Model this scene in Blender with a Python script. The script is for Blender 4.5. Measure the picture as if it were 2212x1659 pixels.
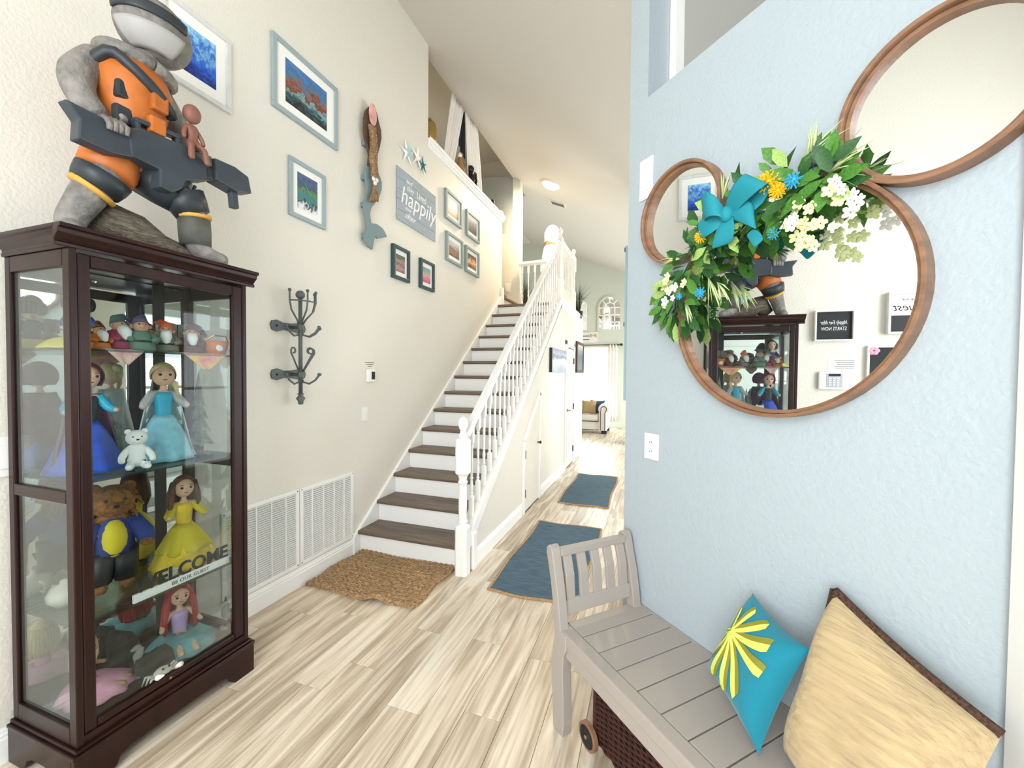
import bpy, math, random
from mathutils import Vector, Matrix
random.seed(7)
for _o in list(bpy.data.objects): bpy.data.objects.remove(_o, do_unlink=True)
SC = bpy.context.scene
COL = SC.collection
V = Vector

# ---------------------------------------------------------------- camera
FPX, YAW, PITCH, ROLL = 881.2, math.radians(19.05), math.radians(-1.337), math.radians(.487)
CAM = V((2.42, 0.0, 1.556))
_F = V((-math.sin(YAW)*math.cos(PITCH), math.cos(YAW)*math.cos(PITCH), math.sin(PITCH)))
_R0 = V((math.cos(YAW), math.sin(YAW), 0)); _U0 = _R0.cross(_F)
_R = _R0*math.cos(ROLL)+_U0*math.sin(ROLL); _U = -_R0*math.sin(ROLL)+_U0*math.cos(ROLL)
cd = bpy.data.cameras.new('camera'); cam = bpy.data.objects.new('camera', cd); COL.objects.link(cam)
cd.sensor_fit = 'HORIZONTAL'; cd.sensor_width = 36; cd.lens = FPX/2212*36; cd.clip_start = .02; cd.clip_end = 200
_m = Matrix((_R, _U, -_F)).transposed().to_4x4(); _m.translation = CAM; cam.matrix_world = _m
SC.camera = cam

# ---------------------------------------------------------------- world, lights, exposure
SC.view_settings.view_transform = 'Standard'; SC.view_settings.look = 'None'
SC.view_settings.gamma = 1; SC.view_settings.use_curve_mapping = False
SC.view_settings.exposure = 0.25
wd = bpy.data.worlds.new('world'); SC.world = wd; wd.use_nodes = True
_b = wd.node_tree.nodes['Background']; _b.inputs[0].default_value = (.90, .95, 1, 1); _b.inputs[1].default_value = 3.0
def area(name, loc, target, sx, sy, power, col=(1, 1, 1)):
    l = bpy.data.lights.new(name, 'AREA'); l.shape = 'RECTANGLE'; l.size = sx; l.size_y = sy; l.energy = power; l.color = col
    o = bpy.data.objects.new(name, l); COL.objects.link(o); o.location = loc
    o.rotation_euler = (V(target)-V(loc)).to_track_quat('-Z', 'Y').to_euler(); return o
area('daylight_entry_window', (1.9, -1.62, 2.5), (1.75, 1, 2.3), 2.3, 3.4, 160, (.97, .985, 1))
area('daylight_living_window', (.35, 12.75, 1.45), (.35, 5, 1.1), 1.9, 2.0, 200, (.97, .985, 1))
area('daylight_patio_door', (4.85, 10.0, 1.3), (1, 9.8, .9), 3.0, 2.2, 150, (.98, .99, 1))
area('daylight_dining_window', (4.85, 4.6, 1.4), (1, 4.6, 1.2), 3.2, 2.2, 16, (.97, .985, 1))

_s = bpy.data.lights.new('sun', 'SUN'); _s.energy = 6.5; _s.angle = math.radians(3); _s.color = (1, .97, .92); _so = bpy.data.objects.new('sun', _s); COL.objects.link(_so); _so.location = (9, 4, 6)
_so.rotation_euler = V((-1, .22, -.92)).to_track_quat('-Z', 'Y').to_euler()

# pixel -> world helpers (distance always comes from the wall, floor or thing that is touched)
def ray(u, v): return _F+_R*((u-1106)/FPX)-_U*((v-829.5)/FPX)
def onx(u, v, x=0.0): d = ray(u, v); return CAM+d*((x-CAM.x)/d.x)
def ony(u, v, y): d = ray(u, v); return CAM+d*(y/d.y)
def onz(u, v, z=0.0): d = ray(u, v); return CAM+d*((z-CAM.z)/d.z)
# blue diagonal wall: far corner E0, s along the wall, d out of the wall
E0 = V((2.291, 2.149, 0)); WV = V((1, -1, 0)).normalized(); NV = V((-1, -1, 0)).normalized()
def B(s, d, z): return E0+WV*s+NV*d+V((0, 0, z))
def bwl(u, v, d=0.0):
    r = ray(u, v); P = CAM+r*(((E0+NV*d)-CAM).dot(NV)/r.dot(NV)); q = P-E0
    return q.dot(WV), P.z

# ---------------------------------------------------------------- materials
def lin(h):
    c = [int(h[i:i+2], 16)/255 for i in (0, 2, 4)]
    return tuple(x/12.92 if x <= .04045 else ((x+.055)/1.055)**2.4 for x in c)+(1,)
MATS = {}
def mat(name, col, rough=.5, metal=0, bump=None, vary=None, spec=.5, coat=0, emit=0, trans=0, alpha=1, stretch=None, ior=1.45, col2=None, sheen=0, subs=0):
    if name in MATS: return MATS[name]
    m = bpy.data.materials.new(name); m.use_nodes = True; MATS[name] = m
    nt = m.node_tree; p = nt.nodes['Principled BSDF']; c = lin(col)
    p.inputs['Base Color'].default_value = c; p.inputs['Roughness'].default_value = rough; p.inputs['Metallic'].default_value = metal
    p.inputs['Specular IOR Level'].default_value = spec; p.inputs['Coat Weight'].default_value = coat; p.inputs['IOR'].default_value = ior
    p.inputs['Transmission Weight'].default_value = trans; p.inputs['Alpha'].default_value = alpha; p.inputs['Sheen Weight'].default_value = sheen
    if emit: p.inputs['Emission Color'].default_value = c; p.inputs['Emission Strength'].default_value = emit
    tc = nt.nodes.new('ShaderNodeTexCoord'); vec = tc.outputs['Object']
    if stretch:
        mp = nt.nodes.new('ShaderNodeMapping'); mp.inputs['Scale'].default_value = stretch; nt.links.new(vec, mp.inputs[0]); vec = mp.outputs[0]
    if vary:
        n = nt.nodes.new('ShaderNodeTexNoise'); n.inputs['Scale'].default_value = vary[0]; n.inputs['Detail'].default_value = 4
        nt.links.new(vec, n.inputs['Vector'])
        r = nt.nodes.new('ShaderNodeValToRGB'); e = r.color_ramp.elements; e[0].position = .3; e[1].position = .7
        k = vary[1]; e[0].color = lin(col2) if col2 else tuple(x*(1-k) for x in c[:3])+(1,); e[1].color = c if col2 else tuple(min(1, x*(1+k)) for x in c[:3])+(1,)
        nt.links.new(n.outputs['Fac'], r.inputs[0]); nt.links.new(r.outputs[0], p.inputs['Base Color'])
    if bump:
        n = nt.nodes.new('ShaderNodeTexNoise'); n.inputs['Scale'].default_value = bump[0]; n.inputs['Detail'].default_value = 3
        nt.links.new(vec, n.inputs['Vector'])
        b = nt.nodes.new('ShaderNodeBump'); b.inputs['Strength'].default_value = bump[1]; b.inputs['Distance'].default_value = bump[2] if len(bump) > 2 else .004
        nt.links.new(n.outputs['Fac'], b.inputs['Height']); nt.links.new(b.outputs[0], p.inputs['Normal'])
    return m
mat('wall_cream', 'E5E1D6', .5, bump=(62, .6, .005)); mat('wall_blue', 'ABB7BD', .45, bump=(65, .55, .005))
mat('wall_sage', 'C3C8BC', .8); mat('ceiling_white', 'CFCBC3', .9, bump=(45, .25, .006)); mat('trim', 'F7F7F5', .3); mat('wall_grey', '9A9A94', .9)
mat('wall_greyblue', 'C3CACB', .85); mat('white_paint', 'F6F6F3', .25, bump=(30, .05, .002))
mat('mahogany', '250F0B', .32, vary=(14, .4), stretch=(1, 1, .12), spec=.4); mat('tread', '6E6053', .5, vary=(9, .45), stretch=(.25, 4, 4), bump=(30, .1, .002))
mat('mirror', 'F2F4F4', .0, metal=1)
mat('mirror_wood', '8A674E', .4, vary=(10, .25), stretch=(1, 1, 4)); mat('bench_paint', 'A8A098', .42); mat('white_plastic', 'F2F1EE', .35); mat('black', '15161A', .5)
mat('metal_grey', '5F6766', .45, metal=.35); mat('brass', 'B49A62', .3, metal=1); mat('dark_bronze', '3A2C26', .4, metal=.6); mat('chrome', 'CFCFCF', .15, metal=1)
mat('jute', 'A98B66', .95, vary=(55, .45), bump=(110, 1, .008)); mat('jute_braid', 'B99468', .95, vary=(120, .4), bump=(160, .8, .004))
mat('denim', '536B7B', .95, vary=(8, .28), stretch=(1, 7, 1), bump=(40, .6, .006)); mat('wicker', '3C1F1A', .45, vary=(40, .4))
mat('teal_cloth', '0F7F95', .9, bump=(300, .1, .001), sheen=.3); mat('leaf_lime', 'DDE66A', .8); mat('leaf_olive', '8A8A2C', .8); mat('cream_cloth', 'BCA67F', .95, vary=(5, .16), stretch=(1, 12, 12), bump=(9, .8, .008), sheen=.2)
mat('brown_braid', '4F382D', .95, vary=(150, .7), bump=(180, 1, .006))
mat('frame_blue', '9FAFB3', .5); mat('frame_silver', 'DADAD8', .35, vary=(20, .08)); mat('frame_sage', '8B9D9B', .5); mat('frame_teal', '2E4A50', .4); mat('mat_board', 'F6F4EE', .9)
mat('plaque_blue', '768C90', .55); mat('plaque_wood', '5A4338', .6, vary=(14, .3)); mat('rope', '9B7E5D', .95, vary=(60, .45), bump=(90, 1, .01)); mat('shell_pink', 'D9A29A', .5, vary=(18, .3)); mat('shell_white', 'EFE6DD', .5)
mat('starfish_white', 'F4F4F0', .8); mat('starfish_aqua', 'A9CFD3', .8); mat('starfish_teal', '2F6F78', .8); mat('sign_board', 'A3AFB8', .75, vary=(5, .1), stretch=(1, 1, 12)); mat('lettering_white', 'F6F6F6', .7); mat('lettering_black', '1B1B1B', .6)
mat('skin', 'E3B79B', .5); mat('skin_tan', 'C99A7C', .5); mat('hair_blonde', 'E0CB93', .6, vary=(60, .2), stretch=(3, 3, .4)); mat('hair_brown', '5B3B28', .6, vary=(60, .35), stretch=(3, 3, .4)); mat('hair_black', '1A1618', .5); mat('hair_red', 'A5121F', .55, vary=(50, .35), stretch=(3, 3, .4))
mat('dress_blue', '8CCBDF', .55, vary=(30, .15), sheen=.4); mat('bodice_cyan', '25A8CB', .4); mat('dress_yellow', 'F6CE2F', .6, vary=(20, .2)); mat('dress_pink', 'EBA9C4', .45, vary=(14, .2)); mat('dress_royal', '1F4FC0', .5, vary=(12, .25)); mat('cape_plum', '5B2B52', .8); mat('lilac', 'C3A9DB', .5); mat('tulle_teal', '5FA3AC', .7, vary=(16, .25)); mat('navy', '23305E', .7); mat('skirt_yellow', 'F5E24A', .6); mat('sheer', 'DCE9EA', .6, alpha=.55)
mat('plush_brown', '8A5A2E', .95, vary=(60, .5), bump=(120, 1, .01)); mat('coat_blue', '2A3F84', .8); mat('vest_gold', 'D9C62F', .7); mat('plush_white', 'F3F3F1', .9); mat('orange', 'D8701F', .5); mat('red', 'C22A2A', .5); mat('carrot', 'D95A2B', .5)
mat('gnome_green', '5E7F6A', .6); mat('gnome_grey', '7D7B70', .7); mat('gnome_magenta', 'A22B52', .6); mat('gnome_brown', '6B3B26', .7); mat('gnome_teal', '3F5F5E', .7); mat('gnome_purple', '57425F', .7); mat('stone_grey', '8E9088', .9, vary=(20, .25)); mat('pine_frost', '8D978C', .9, vary=(24, .4)); mat('rock_dark', '2F322F', .9, vary=(12, .4))
mat('statue_grey', '7F7B76', .6, vary=(22, .38), bump=(55, .9, .008)); mat('statue_dark', '2E3438', .45, vary=(10, .25)); mat('statue_gun', '3A4148', .4, vary=(8, .18)); mat('statue_orange', 'B8672A', .45, vary=(12, .2)); mat('statue_yellow', 'D2A044', .5); mat('statue_log', '6B6254', .8, vary=(20, .45), bump=(35, 1, .012), stretch=(4, 1, 4)); mat('statue_pale', 'A9A7A4', .5); mat('statue_boot', '55564F', .6, vary=(14, .3)); mat('manikin_wood', '86594B', .5)
mat('ribbon', '1A8896', .75, bump=(250, .15, .001)); mat('leaf_green', '4A8030', .5, vary=(14, .3)); mat('leaf_dark', '2A5629', .5, vary=(14, .3)); mat('leaf_light', '9BB866', .5, vary=(14, .25)); mat('grass_pale', 'C6D79A', .6); mat('petal_white', 'F2F2E4', .6); mat('petal_cream', 'E6EDB0', .6); mat('flower_yellow', 'E9BE1B', .7); mat('flower_blue', '37A3CC', .7); mat('lavender', '3A3F5A', .8)
mat('pumpkin_glass', 'A98B4E', .15, metal=.7); mat('gauze', 'E9E4DE', .9, vary=(25, .1), stretch=(6, 6, .3)); mat('fabric_black', '1A1D2B', .8); mat('clay', 'A9774F', .6); mat('figure_dark', '2A2320', .3); mat('ceramic', 'ECE6DA', .3); mat('grass_dark', '2F3B26', .8, vary=(10, .4))
mat('sofa', 'E2E0DA', .8, bump=(60, .1, .003)); mat('cushion_teal', '34505C', .8); mat('cushion_tan', 'B79B74', .8); mat('piping', '4A3B33', .6); mat('console', '3C5052', .6); mat('curtain', 'EFECE4', .9); mat('door_blue', 'A9C6D0', .6); mat('walnut', '4A2C1F', .4)
mat('lamp_glow', 'FFF1D6', .5, emit=7)
mat('screen', '1F2A3C', .2); mat('grey_panel', 'B9BDC6', .5); mat('chalk', '26292B', .7); mat('grille_dark', 'A6A69E', .9)
def glass_material(name, tint, refl):
    m = bpy.data.materials.new(name); m.use_nodes = True; MATS[name] = m; nt = m.node_tree; nt.nodes.remove(nt.nodes['Principled BSDF']); out = nt.nodes['Material Output']
    t = nt.nodes.new('ShaderNodeBsdfTransparent'); t.inputs[0].default_value = lin(tint); g = nt.nodes.new('ShaderNodeBsdfGlossy'); g.inputs['Roughness'].default_value = 0
    f = nt.nodes.new('ShaderNodeFresnel'); f.inputs[0].default_value = 1.45; k = nt.nodes.new('ShaderNodeMath'); k.operation = 'MULTIPLY'; k.inputs[1].default_value = refl; nt.links.new(f.outputs[0], k.inputs[0])
    x = nt.nodes.new('ShaderNodeMixShader'); nt.links.new(k.outputs[0], x.inputs[0]); nt.links.new(t.outputs[0], x.inputs[1]); nt.links.new(g.outputs[0], x.inputs[2]); nt.links.new(x.outputs[0], out.inputs[0])
glass_material('glass', 'F6FAF9', .55); glass_material('glass_shelf', 'CFE3DE', .8)
def art(name, stops, scale=4, distort=1.5, rot=0.0, rough=.35):
    m = bpy.data.materials.new(name); m.use_nodes = True; MATS[name] = m; nt = m.node_tree; p = nt.nodes['Principled BSDF']; p.inputs['Roughness'].default_value = rough
    tc = nt.nodes.new('ShaderNodeTexCoord'); mp = nt.nodes.new('ShaderNodeMapping'); mp.inputs['Rotation'].default_value = (rot, 0, 0); nt.links.new(tc.outputs['Generated'], mp.inputs[0])
    n = nt.nodes.new('ShaderNodeTexNoise'); n.inputs['Scale'].default_value = scale; n.inputs['Detail'].default_value = 3; n.inputs['Distortion'].default_value = distort; nt.links.new(mp.outputs[0], n.inputs['Vector'])
    sp = nt.nodes.new('ShaderNodeSeparateXYZ'); nt.links.new(mp.outputs[0], sp.inputs[0])
    a = nt.nodes.new('ShaderNodeMath'); a.operation = 'MULTIPLY_ADD'; nt.links.new(n.outputs['Fac'], a.inputs[0]); a.inputs[1].default_value = .9; a.inputs[2].default_value = -.45
    b = nt.nodes.new('ShaderNodeMath'); b.operation = 'ADD'; nt.links.new(a.outputs[0], b.inputs[0]); nt.links.new(sp.outputs['Z'], b.inputs[1])
    r = nt.nodes.new('ShaderNodeValToRGB'); e = r.color_ramp.elements
    for i, (ps, h) in enumerate(stops):
        q = e[i] if i < 2 else e.new(ps); q.position = ps; q.color = lin(h)
    nt.links.new(b.outputs[0], r.inputs[0]); nt.links.new(r.outputs[0], p.inputs['Base Color']); return m
art('art_undersea', [(0, '0D2C78'), (1, '9AD8F2'), (.25, '1C55C4'), (.45, '2D74D2'), (.55, '7FB6D9'), (.7, '1E5FC8')], 5)
art('art_island', [(0, '24262B'), (1, '4E82B8'), (.2, '38646B'), (.35, '86A9AC'), (.45, '6B3A28'), (.55, '934E32'), (.68, '4D7E93'), (.8, '3E6DA6')], 5)
art('art_creatures', [(0, 'E9EDF0'), (1, '5A6C94'), (.18, '1D2630'), (.3, '4D8A8C'), (.45, '3F7B84'), (.55, '6E9A4A'), (.7, '3F5878')], 4)
art('art_family', [(0, 'A4582E'), (1, '5F7B58'), (.25, 'B7A0A6'), (.45, '5C4A63'), (.6, 'C99B82'), (.75, '6B5A50')], 7)
art('art_child', [(0, 'C24A78'), (1, '7A9FAE'), (.3, 'D77E9C'), (.5, 'D9A98E'), (.7, '8EA79A')], 6)
art('art_grass', [(0, '5F4A38'), (1, 'C6C9CB'), (.3, 'A27C5C'), (.5, '7E6650'), (.7, 'B9AFA8')], 7)
art('art_sepia', [(0, '7A5D45'), (1, 'D8D2CB'), (.35, 'B89C86'), (.6, 'C9BFB8'), (.8, '9E8672')], 6)
art('art_dusk', [(0, '2E3138'), (1, '8E97A8'), (.35, '4B4C55'), (.5, '7A4F3C'), (.7, '6E7888')], 6)
art('art_glow', [(0, '3A2A22'), (1, '4B4038'), (.3, 'B9703A'), (.5, 'F1C48A'), (.7, '6B4A36')], 5)
art('art_seascape', [(0, 'A7B1BE'), (1, '8A93AE'), (.3, 'C6CFD8'), (.5, 'DDE3E8'), (.65, '6F7A86'), (.8, 'B9C0D2')], 3, .4)
art('art_frame_dark', [(0, '6A7684'), (1, 'C9C6C0'), (.5, '4F5B66'), (.8, '8F969C')], 3, .5)
# plank floor: tone per plank, grain along the plank
def plank_material():
    m = bpy.data.materials.new('plank_wood'); m.use_nodes = True; MATS['plank'] = m; nt = m.node_tree; p = nt.nodes['Principled BSDF']
    L = nt.links.new; N = nt.nodes.new
    tc = N('ShaderNodeTexCoord'); oi = N('ShaderNodeObjectInfo')
    off = N('ShaderNodeVectorMath'); off.operation = 'ADD'; L(tc.outputs['Object'], off.inputs[0])
    cm = N('ShaderNodeCombineXYZ'); mu = N('ShaderNodeMath'); mu.operation = 'MULTIPLY'; mu.inputs[1].default_value = 57; L(oi.outputs['Random'], mu.inputs[0]); L(mu.outputs[0], cm.inputs[0]); L(mu.outputs[0], cm.inputs[1]); L(cm.outputs[0], off.inputs[1])
    mp = N('ShaderNodeMapping'); mp.inputs['Scale'].default_value = (11, .9, 1); L(off.outputs[0], mp.inputs[0])
    n1 = N('ShaderNodeTexNoise'); n1.inputs['Scale'].default_value = 1.0; n1.inputs['Detail'].default_value = 5; n1.inputs['Distortion'].default_value = 1.6; L(mp.outputs[0], n1.inputs['Vector'])
    mp2 = N('ShaderNodeMapping'); mp2.inputs['Scale'].default_value = (60, 2.2, 1); L(off.outputs[0], mp2.inputs[0])
    n2 = N('ShaderNodeTexNoise'); n2.inputs['Scale'].default_value = 1.0; n2.inputs['Detail'].default_value = 3; L(mp2.outputs[0], n2.inputs['Vector'])
    ad = N('ShaderNodeMath'); ad.operation = 'MULTIPLY_ADD'; ad.inputs[1].default_value = .45; L(n2.outputs['Fac'], ad.inputs[0]); L(n1.outputs['Fac'], ad.inputs[2])
    a2 = N('ShaderNodeMath'); a2.operation = 'MULTIPLY_ADD'; a2.inputs[1].default_value = .18; L(oi.outputs['Random'], a2.inputs[0]); L(ad.outputs[0], a2.inputs[2])
    r = N('ShaderNodeValToRGB'); e = r.color_ramp.elements; e[0].position = .55; e[0].color = lin('A1917C'); e[1].position = 1.0; e[1].color = lin('EDE3D2')
    q = e.new(.72); q.color = lin('BFAF98'); q = e.new(.84); q.color = lin('DACBB5')
    L(a2.outputs[0], r.inputs[0]); L(r.outputs[0], p.inputs['Base Color']); p.inputs['Roughness'].default_value = .38
    b = N('ShaderNodeBump'); b.inputs['Strength'].default_value = .12; b.inputs['Distance'].default_value = .002; L(n2.outputs['Fac'], b.inputs['Height']); L(b.outputs[0], p.inputs['Normal'])
plank_material()

# ---------------------------------------------------------------- mesh builder
class MB:
    def __init__(s): s.v = []; s.f = []; s.m = []
    def add(s, vs, fs, mi=0):
        k = len(s.v); s.v += [V(p) for p in vs]; s.f += [tuple(i+k for i in f) for f in fs]; s.m += [mi]*len(fs); return s
    def box(s, x0, x1, y0, y1, z0, z1, mi=0):
        return s.add([(x0, y0, z0), (x1, y0, z0), (x1, y1, z0), (x0, y1, z0), (x0, y0, z1), (x1, y0, z1), (x1, y1, z1), (x0, y1, z1)],
                     [(0, 3, 2, 1), (4, 5, 6, 7), (0, 1, 5, 4), (1, 2, 6, 5), (2, 3, 7, 6), (3, 0, 4, 7)], mi)
    def obox(s, c, A, Bv, Cv, mi=0):   # centre and three half-axis vectors
        c = V(c); A = V(A); Bv = V(Bv); Cv = V(Cv)
        vs = [c+A*i+Bv*j+Cv*k for k in (-1, 1) for i, j in ((-1, -1), (1, -1), (1, 1), (-1, 1))]
        return s.add(vs, [(0, 3, 2, 1), (4, 5, 6, 7), (0, 1, 5, 4), (1, 2, 6, 5), (2, 3, 7, 6), (3, 0, 4, 7)], mi)
    def bar(s, p, q, w, h, up=(0, 0, 1), mi=0):
        p = V(p); q = V(q); d = q-p; u = V(up); sd = d.cross(u).normalized(); uu = sd.cross(d).normalized()
        return s.obox((p+q)/2, d/2, sd*w/2, uu*h/2, mi)
    def prism(s, poly, O, A, Bv, C, mi=0):  # polygon in plane (A,B) extruded by vector C
        O = V(O); A = V(A); Bv = V(Bv); C = V(C); n = len(poly)
        lo = [O+A*a+Bv*b for a, b in poly]; hi = [p+C for p in lo]
        return s.add(lo+hi, [tuple(range(n-1, -1, -1)), tuple(range(n, 2*n))]+[(i, (i+1) % n, n+(i+1) % n, n+i) for i in range(n)], mi)
    def tube(s, pts, rad, n=8, mi=0, flat=1.0, up=None, caps=True):
        pts = [V(p) for p in pts]; k = len(pts); rr = rad if isinstance(rad, (list, tuple)) else [rad]*k
        t0 = (pts[1]-pts[0]).normalized(); a = V(up) if up else (V((0, 0, 1)) if abs(t0.z) < .9 else V((1, 0, 0)))
        nrm = (a-t0*a.dot(t0)).normalized(); vs = []
        for i, p in enumerate(pts):
            t = (pts[min(i+1, k-1)]-pts[max(i-1, 0)]).normalized(); nrm = (nrm-t*nrm.dot(t)).normalized(); b = t.cross(nrm)
            vs += [p+(nrm*math.cos(2*math.pi*j/n)*rr[i]*flat+b*math.sin(2*math.pi*j/n)*rr[i]) for j in range(n)]
        fs = [(i*n+j, i*n+(j+1) % n, (i+1)*n+(j+1) % n, (i+1)*n+j) for i in range(k-1) for j in range(n)]
        if caps: fs += [tuple(range(n-1, -1, -1)), tuple((k-1)*n+j for j in range(n))]
        return s.add(vs, fs, mi)
    def lathe(s, prof, c=(0, 0, 0), n=12, M=None, mi=0, sq=None, ax=(1, 1)):
        vs = []; c = V(c)
        for i, (r, z) in enumerate(prof):
            for j in range(n):
                a = 2*math.pi*(j+.5)/n; q = 1.0
                if sq and sq[i]: q = 1/max(abs(math.cos(a)), abs(math.sin(a)))
                p = V((r*q*math.cos(a)*ax[0], r*q*math.sin(a)*ax[1], z)); vs.append(c+(M @ p if M else p))
        k = len(prof)
        fs = [(i*n+j, i*n+(j+1) % n, (i+1)*n+(j+1) % n, (i+1)*n+j) for i in range(k-1) for j in range(n)]
        fs += [tuple(range(n-1, -1, -1)), tuple((k-1)*n+j for j in range(n))]
        return s.add(vs, fs, mi)
    def ball(s, c, r, n=12, k=8, mi=0, M=None):
        r = r if isinstance(r, (list, tuple)) else (r, r, r)
        vs = [(0, 0, -r[2])]+[(r[0]*math.sin(math.pi*i/k)*math.cos(2*math.pi*j/n), r[1]*math.sin(math.pi*i/k)*math.sin(2*math.pi*j/n), -r[2]*math.cos(math.pi*i/k)) for i in range(1, k) for j in range(n)]+[(0, 0, r[2])]
        fs = [(0, 1+(j+1) % n, 1+j) for j in range(n)]+[(1+(i-1)*n+j, 1+(i-1)*n+(j+1) % n, 1+i*n+(j+1) % n, 1+i*n+j) for i in range(1, k-1) for j in range(n)]
        fs += [(1+(k-2)*n+j, 1+(k-2)*n+(j+1) % n, len(vs)-1) for j in range(n)]
        c = V(c); return s.add([c+(M @ V(p) if M else V(p)) for p in vs], fs, mi)
    def grid(s, fn, nu, nv, mi=0, closeu=False):
        vs = [fn(i/nu if closeu else i/(nu), j/nv) for j in range(nv+1) for i in range(nu+(0 if closeu else 1))]; w = nu+(0 if closeu else 1)
        fs = [(j*w+i, j*w+(i+1) % w, (j+1)*w+(i+1) % w, (j+1)*w+i) for j in range(nv) for i in range(nu)]
        return s.add(vs, fs, mi)
    def mesh(s, name, mats, O=V((0, 0, 0)), smooth=False, inv=None):
        me = bpy.data.meshes.new(name); me.from_pydata([tuple((inv @ p) if inv else p-O) for p in s.v], [], s.f)
        for m in (mats if isinstance(mats, (list, tuple)) else [mats]): me.materials.append(MATS[m])
        me.polygons.foreach_set('material_index', s.m)
        if smooth: me.polygons.foreach_set('use_smooth', [True]*len(s.f))
        me.update(); return me
def mods(o, bevel=0, solid=0, sub=0, seg=2):
    if solid: m = o.modifiers.new('solid', 'SOLIDIFY'); m.thickness = solid; m.offset = 0
    if bevel: m = o.modifiers.new('bevel', 'BEVEL'); m.width = bevel; m.segments = seg; m.limit_method = 'ANGLE'
    if sub: m = o.modifiers.new('sub', 'SUBSURF'); m.levels = sub; m.render_levels = sub
    return o
RM = {}
def root(name, loc, label, cat, group=None, rz=0.0):
    o = bpy.data.objects.new(name, None); COL.objects.link(o); o.location = loc; o.rotation_euler = (0, 0, rz); o.empty_display_size = .1
    RM[o.name] = (Matrix.Translation(V(loc)) @ Matrix.Rotation(rz, 4, 'Z')).inverted(); tag(o, label, cat, group); return o
def tag(o, label=None, cat=None, group=None, kind=None):
    for k, x in (('label', label), ('category', cat), ('group', group), ('kind', kind)):
        if x: o[k] = x
    return o
def part(name, b, mats, parent, smooth=False, bevel=0, solid=0, sub=0, local=False, label=None, kind=None):
    """a child mesh; b in world coordinates unless local"""
    top = parent
    while top.parent: top = top.parent
    inv = None if local else RM.get(top.name)
    o = bpy.data.objects.new(name, b.mesh(name, mats, smooth=smooth, inv=inv)); COL.objects.link(o); o.parent = parent
    mods(o, bevel, solid, sub); tag(o, label, None, None, kind); return o
def single(name, b, mats, loc, label=None, cat=None, group=None, kind=None, smooth=False, bevel=0, solid=0, sub=0, rz=0.0):
    M = (Matrix.Translation(V(loc)) @ Matrix.Rotation(rz, 4, 'Z')).inverted()
    o = bpy.data.objects.new(name, b.mesh(name, mats, smooth=smooth, inv=M)); COL.objects.link(o); o.location = loc; o.rotation_euler = (0, 0, rz)
    RM[o.name] = M; mods(o, bevel, solid, sub); return tag(o, label, cat, group, kind)
def copyto(o, parent, M):
    c = o.copy(); COL.objects.link(c); c.parent = parent; c.matrix_local = M; return c
def copy_tree(o, parent=None, loc=None, label=None):
    c = o.copy(); COL.objects.link(c); c.parent = parent
    if loc is not None: c.location = loc
    if label: c['label'] = label
    for ch in list(o.children): copy_tree(ch, c)
    return c
def skin_body(verts, edges, rad, sub=2, O=(0, 0, 0)):
    """one continuous surface grown round a skeleton; returns an MB"""
    me = bpy.data.meshes.new('skel'); me.from_pydata([tuple(v) for v in verts], edges, []); o = bpy.data.objects.new('skel', me); COL.objects.link(o)
    sk = o.modifiers.new('skin', 'SKIN'); sk.use_smooth_shade = True; ly = me.skin_vertices[0] if me.skin_vertices else None
    if ly is None:
        bpy.context.view_layer.objects.active = o; bpy.ops.mesh.customdata_skin_add(); ly = me.skin_vertices[0]
    for i, r in enumerate(rad):
        ly.data[i].radius = r if isinstance(r, tuple) else (r, r); ly.data[i].use_root = (i == 0)
    sb = o.modifiers.new('sub', 'SUBSURF'); sb.levels = sub; sb.render_levels = sub
    dg = bpy.context.evaluated_depsgraph_get(); em = bpy.data.meshes.new_from_object(o.evaluated_get(dg))
    b = MB(); b.add([v.co.copy() for v in em.vertices], [tuple(p.vertices) for p in em.polygons])
    bpy.data.objects.remove(o, do_unlink=True); bpy.data.meshes.remove(em); return b
def text_mb(s, size, O, A, Bv, depth=.002, shear=0.0, align='CENTER', space=1.0, bold=0.0, width=None):
    """lettering: text x axis -> A, y axis -> B, raised along AxB"""
    cu = bpy.data.curves.new('t', 'FONT'); cu.body = s; cu.size = size; cu.shear = shear; cu.align_x = align; cu.extrude = depth/2; cu.space_character = space; cu.offset = bold; cu.resolution_u = 3
    o = bpy.data.objects.new('t', cu); COL.objects.link(o); dg = bpy.context.evaluated_depsgraph_get(); dg.update(); em = bpy.data.meshes.new_from_object(o.evaluated_get(dg))
    A = V(A).normalized(); Bv = V(Bv).normalized(); Cv = A.cross(Bv); O = V(O); k = 1.0
    if width:
        xs = [v.co.x for v in em.vertices]; k = width/(max(xs)-min(xs))
    b = MB(); b.add([O+A*v.co.x*k+Bv*v.co.y+Cv*(v.co.z+depth/2) for v in em.vertices], [tuple(p.vertices) for p in em.polygons])
    bpy.data.objects.remove(o, do_unlink=True); bpy.data.meshes.remove(em); return b
YA = V((0, 1, 0)); ZA = V((0, 0, 1)); XA = V((1, 0, 0))
def rnd(a, b): return random.uniform(a, b)

# ================================================================ the setting
def struct(name, b, m, loc=(0, 0, 0), **k): return single(name, b, m, loc, kind='structure', **k)
def ceil_z(x): return 5.21-.4*x
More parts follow.
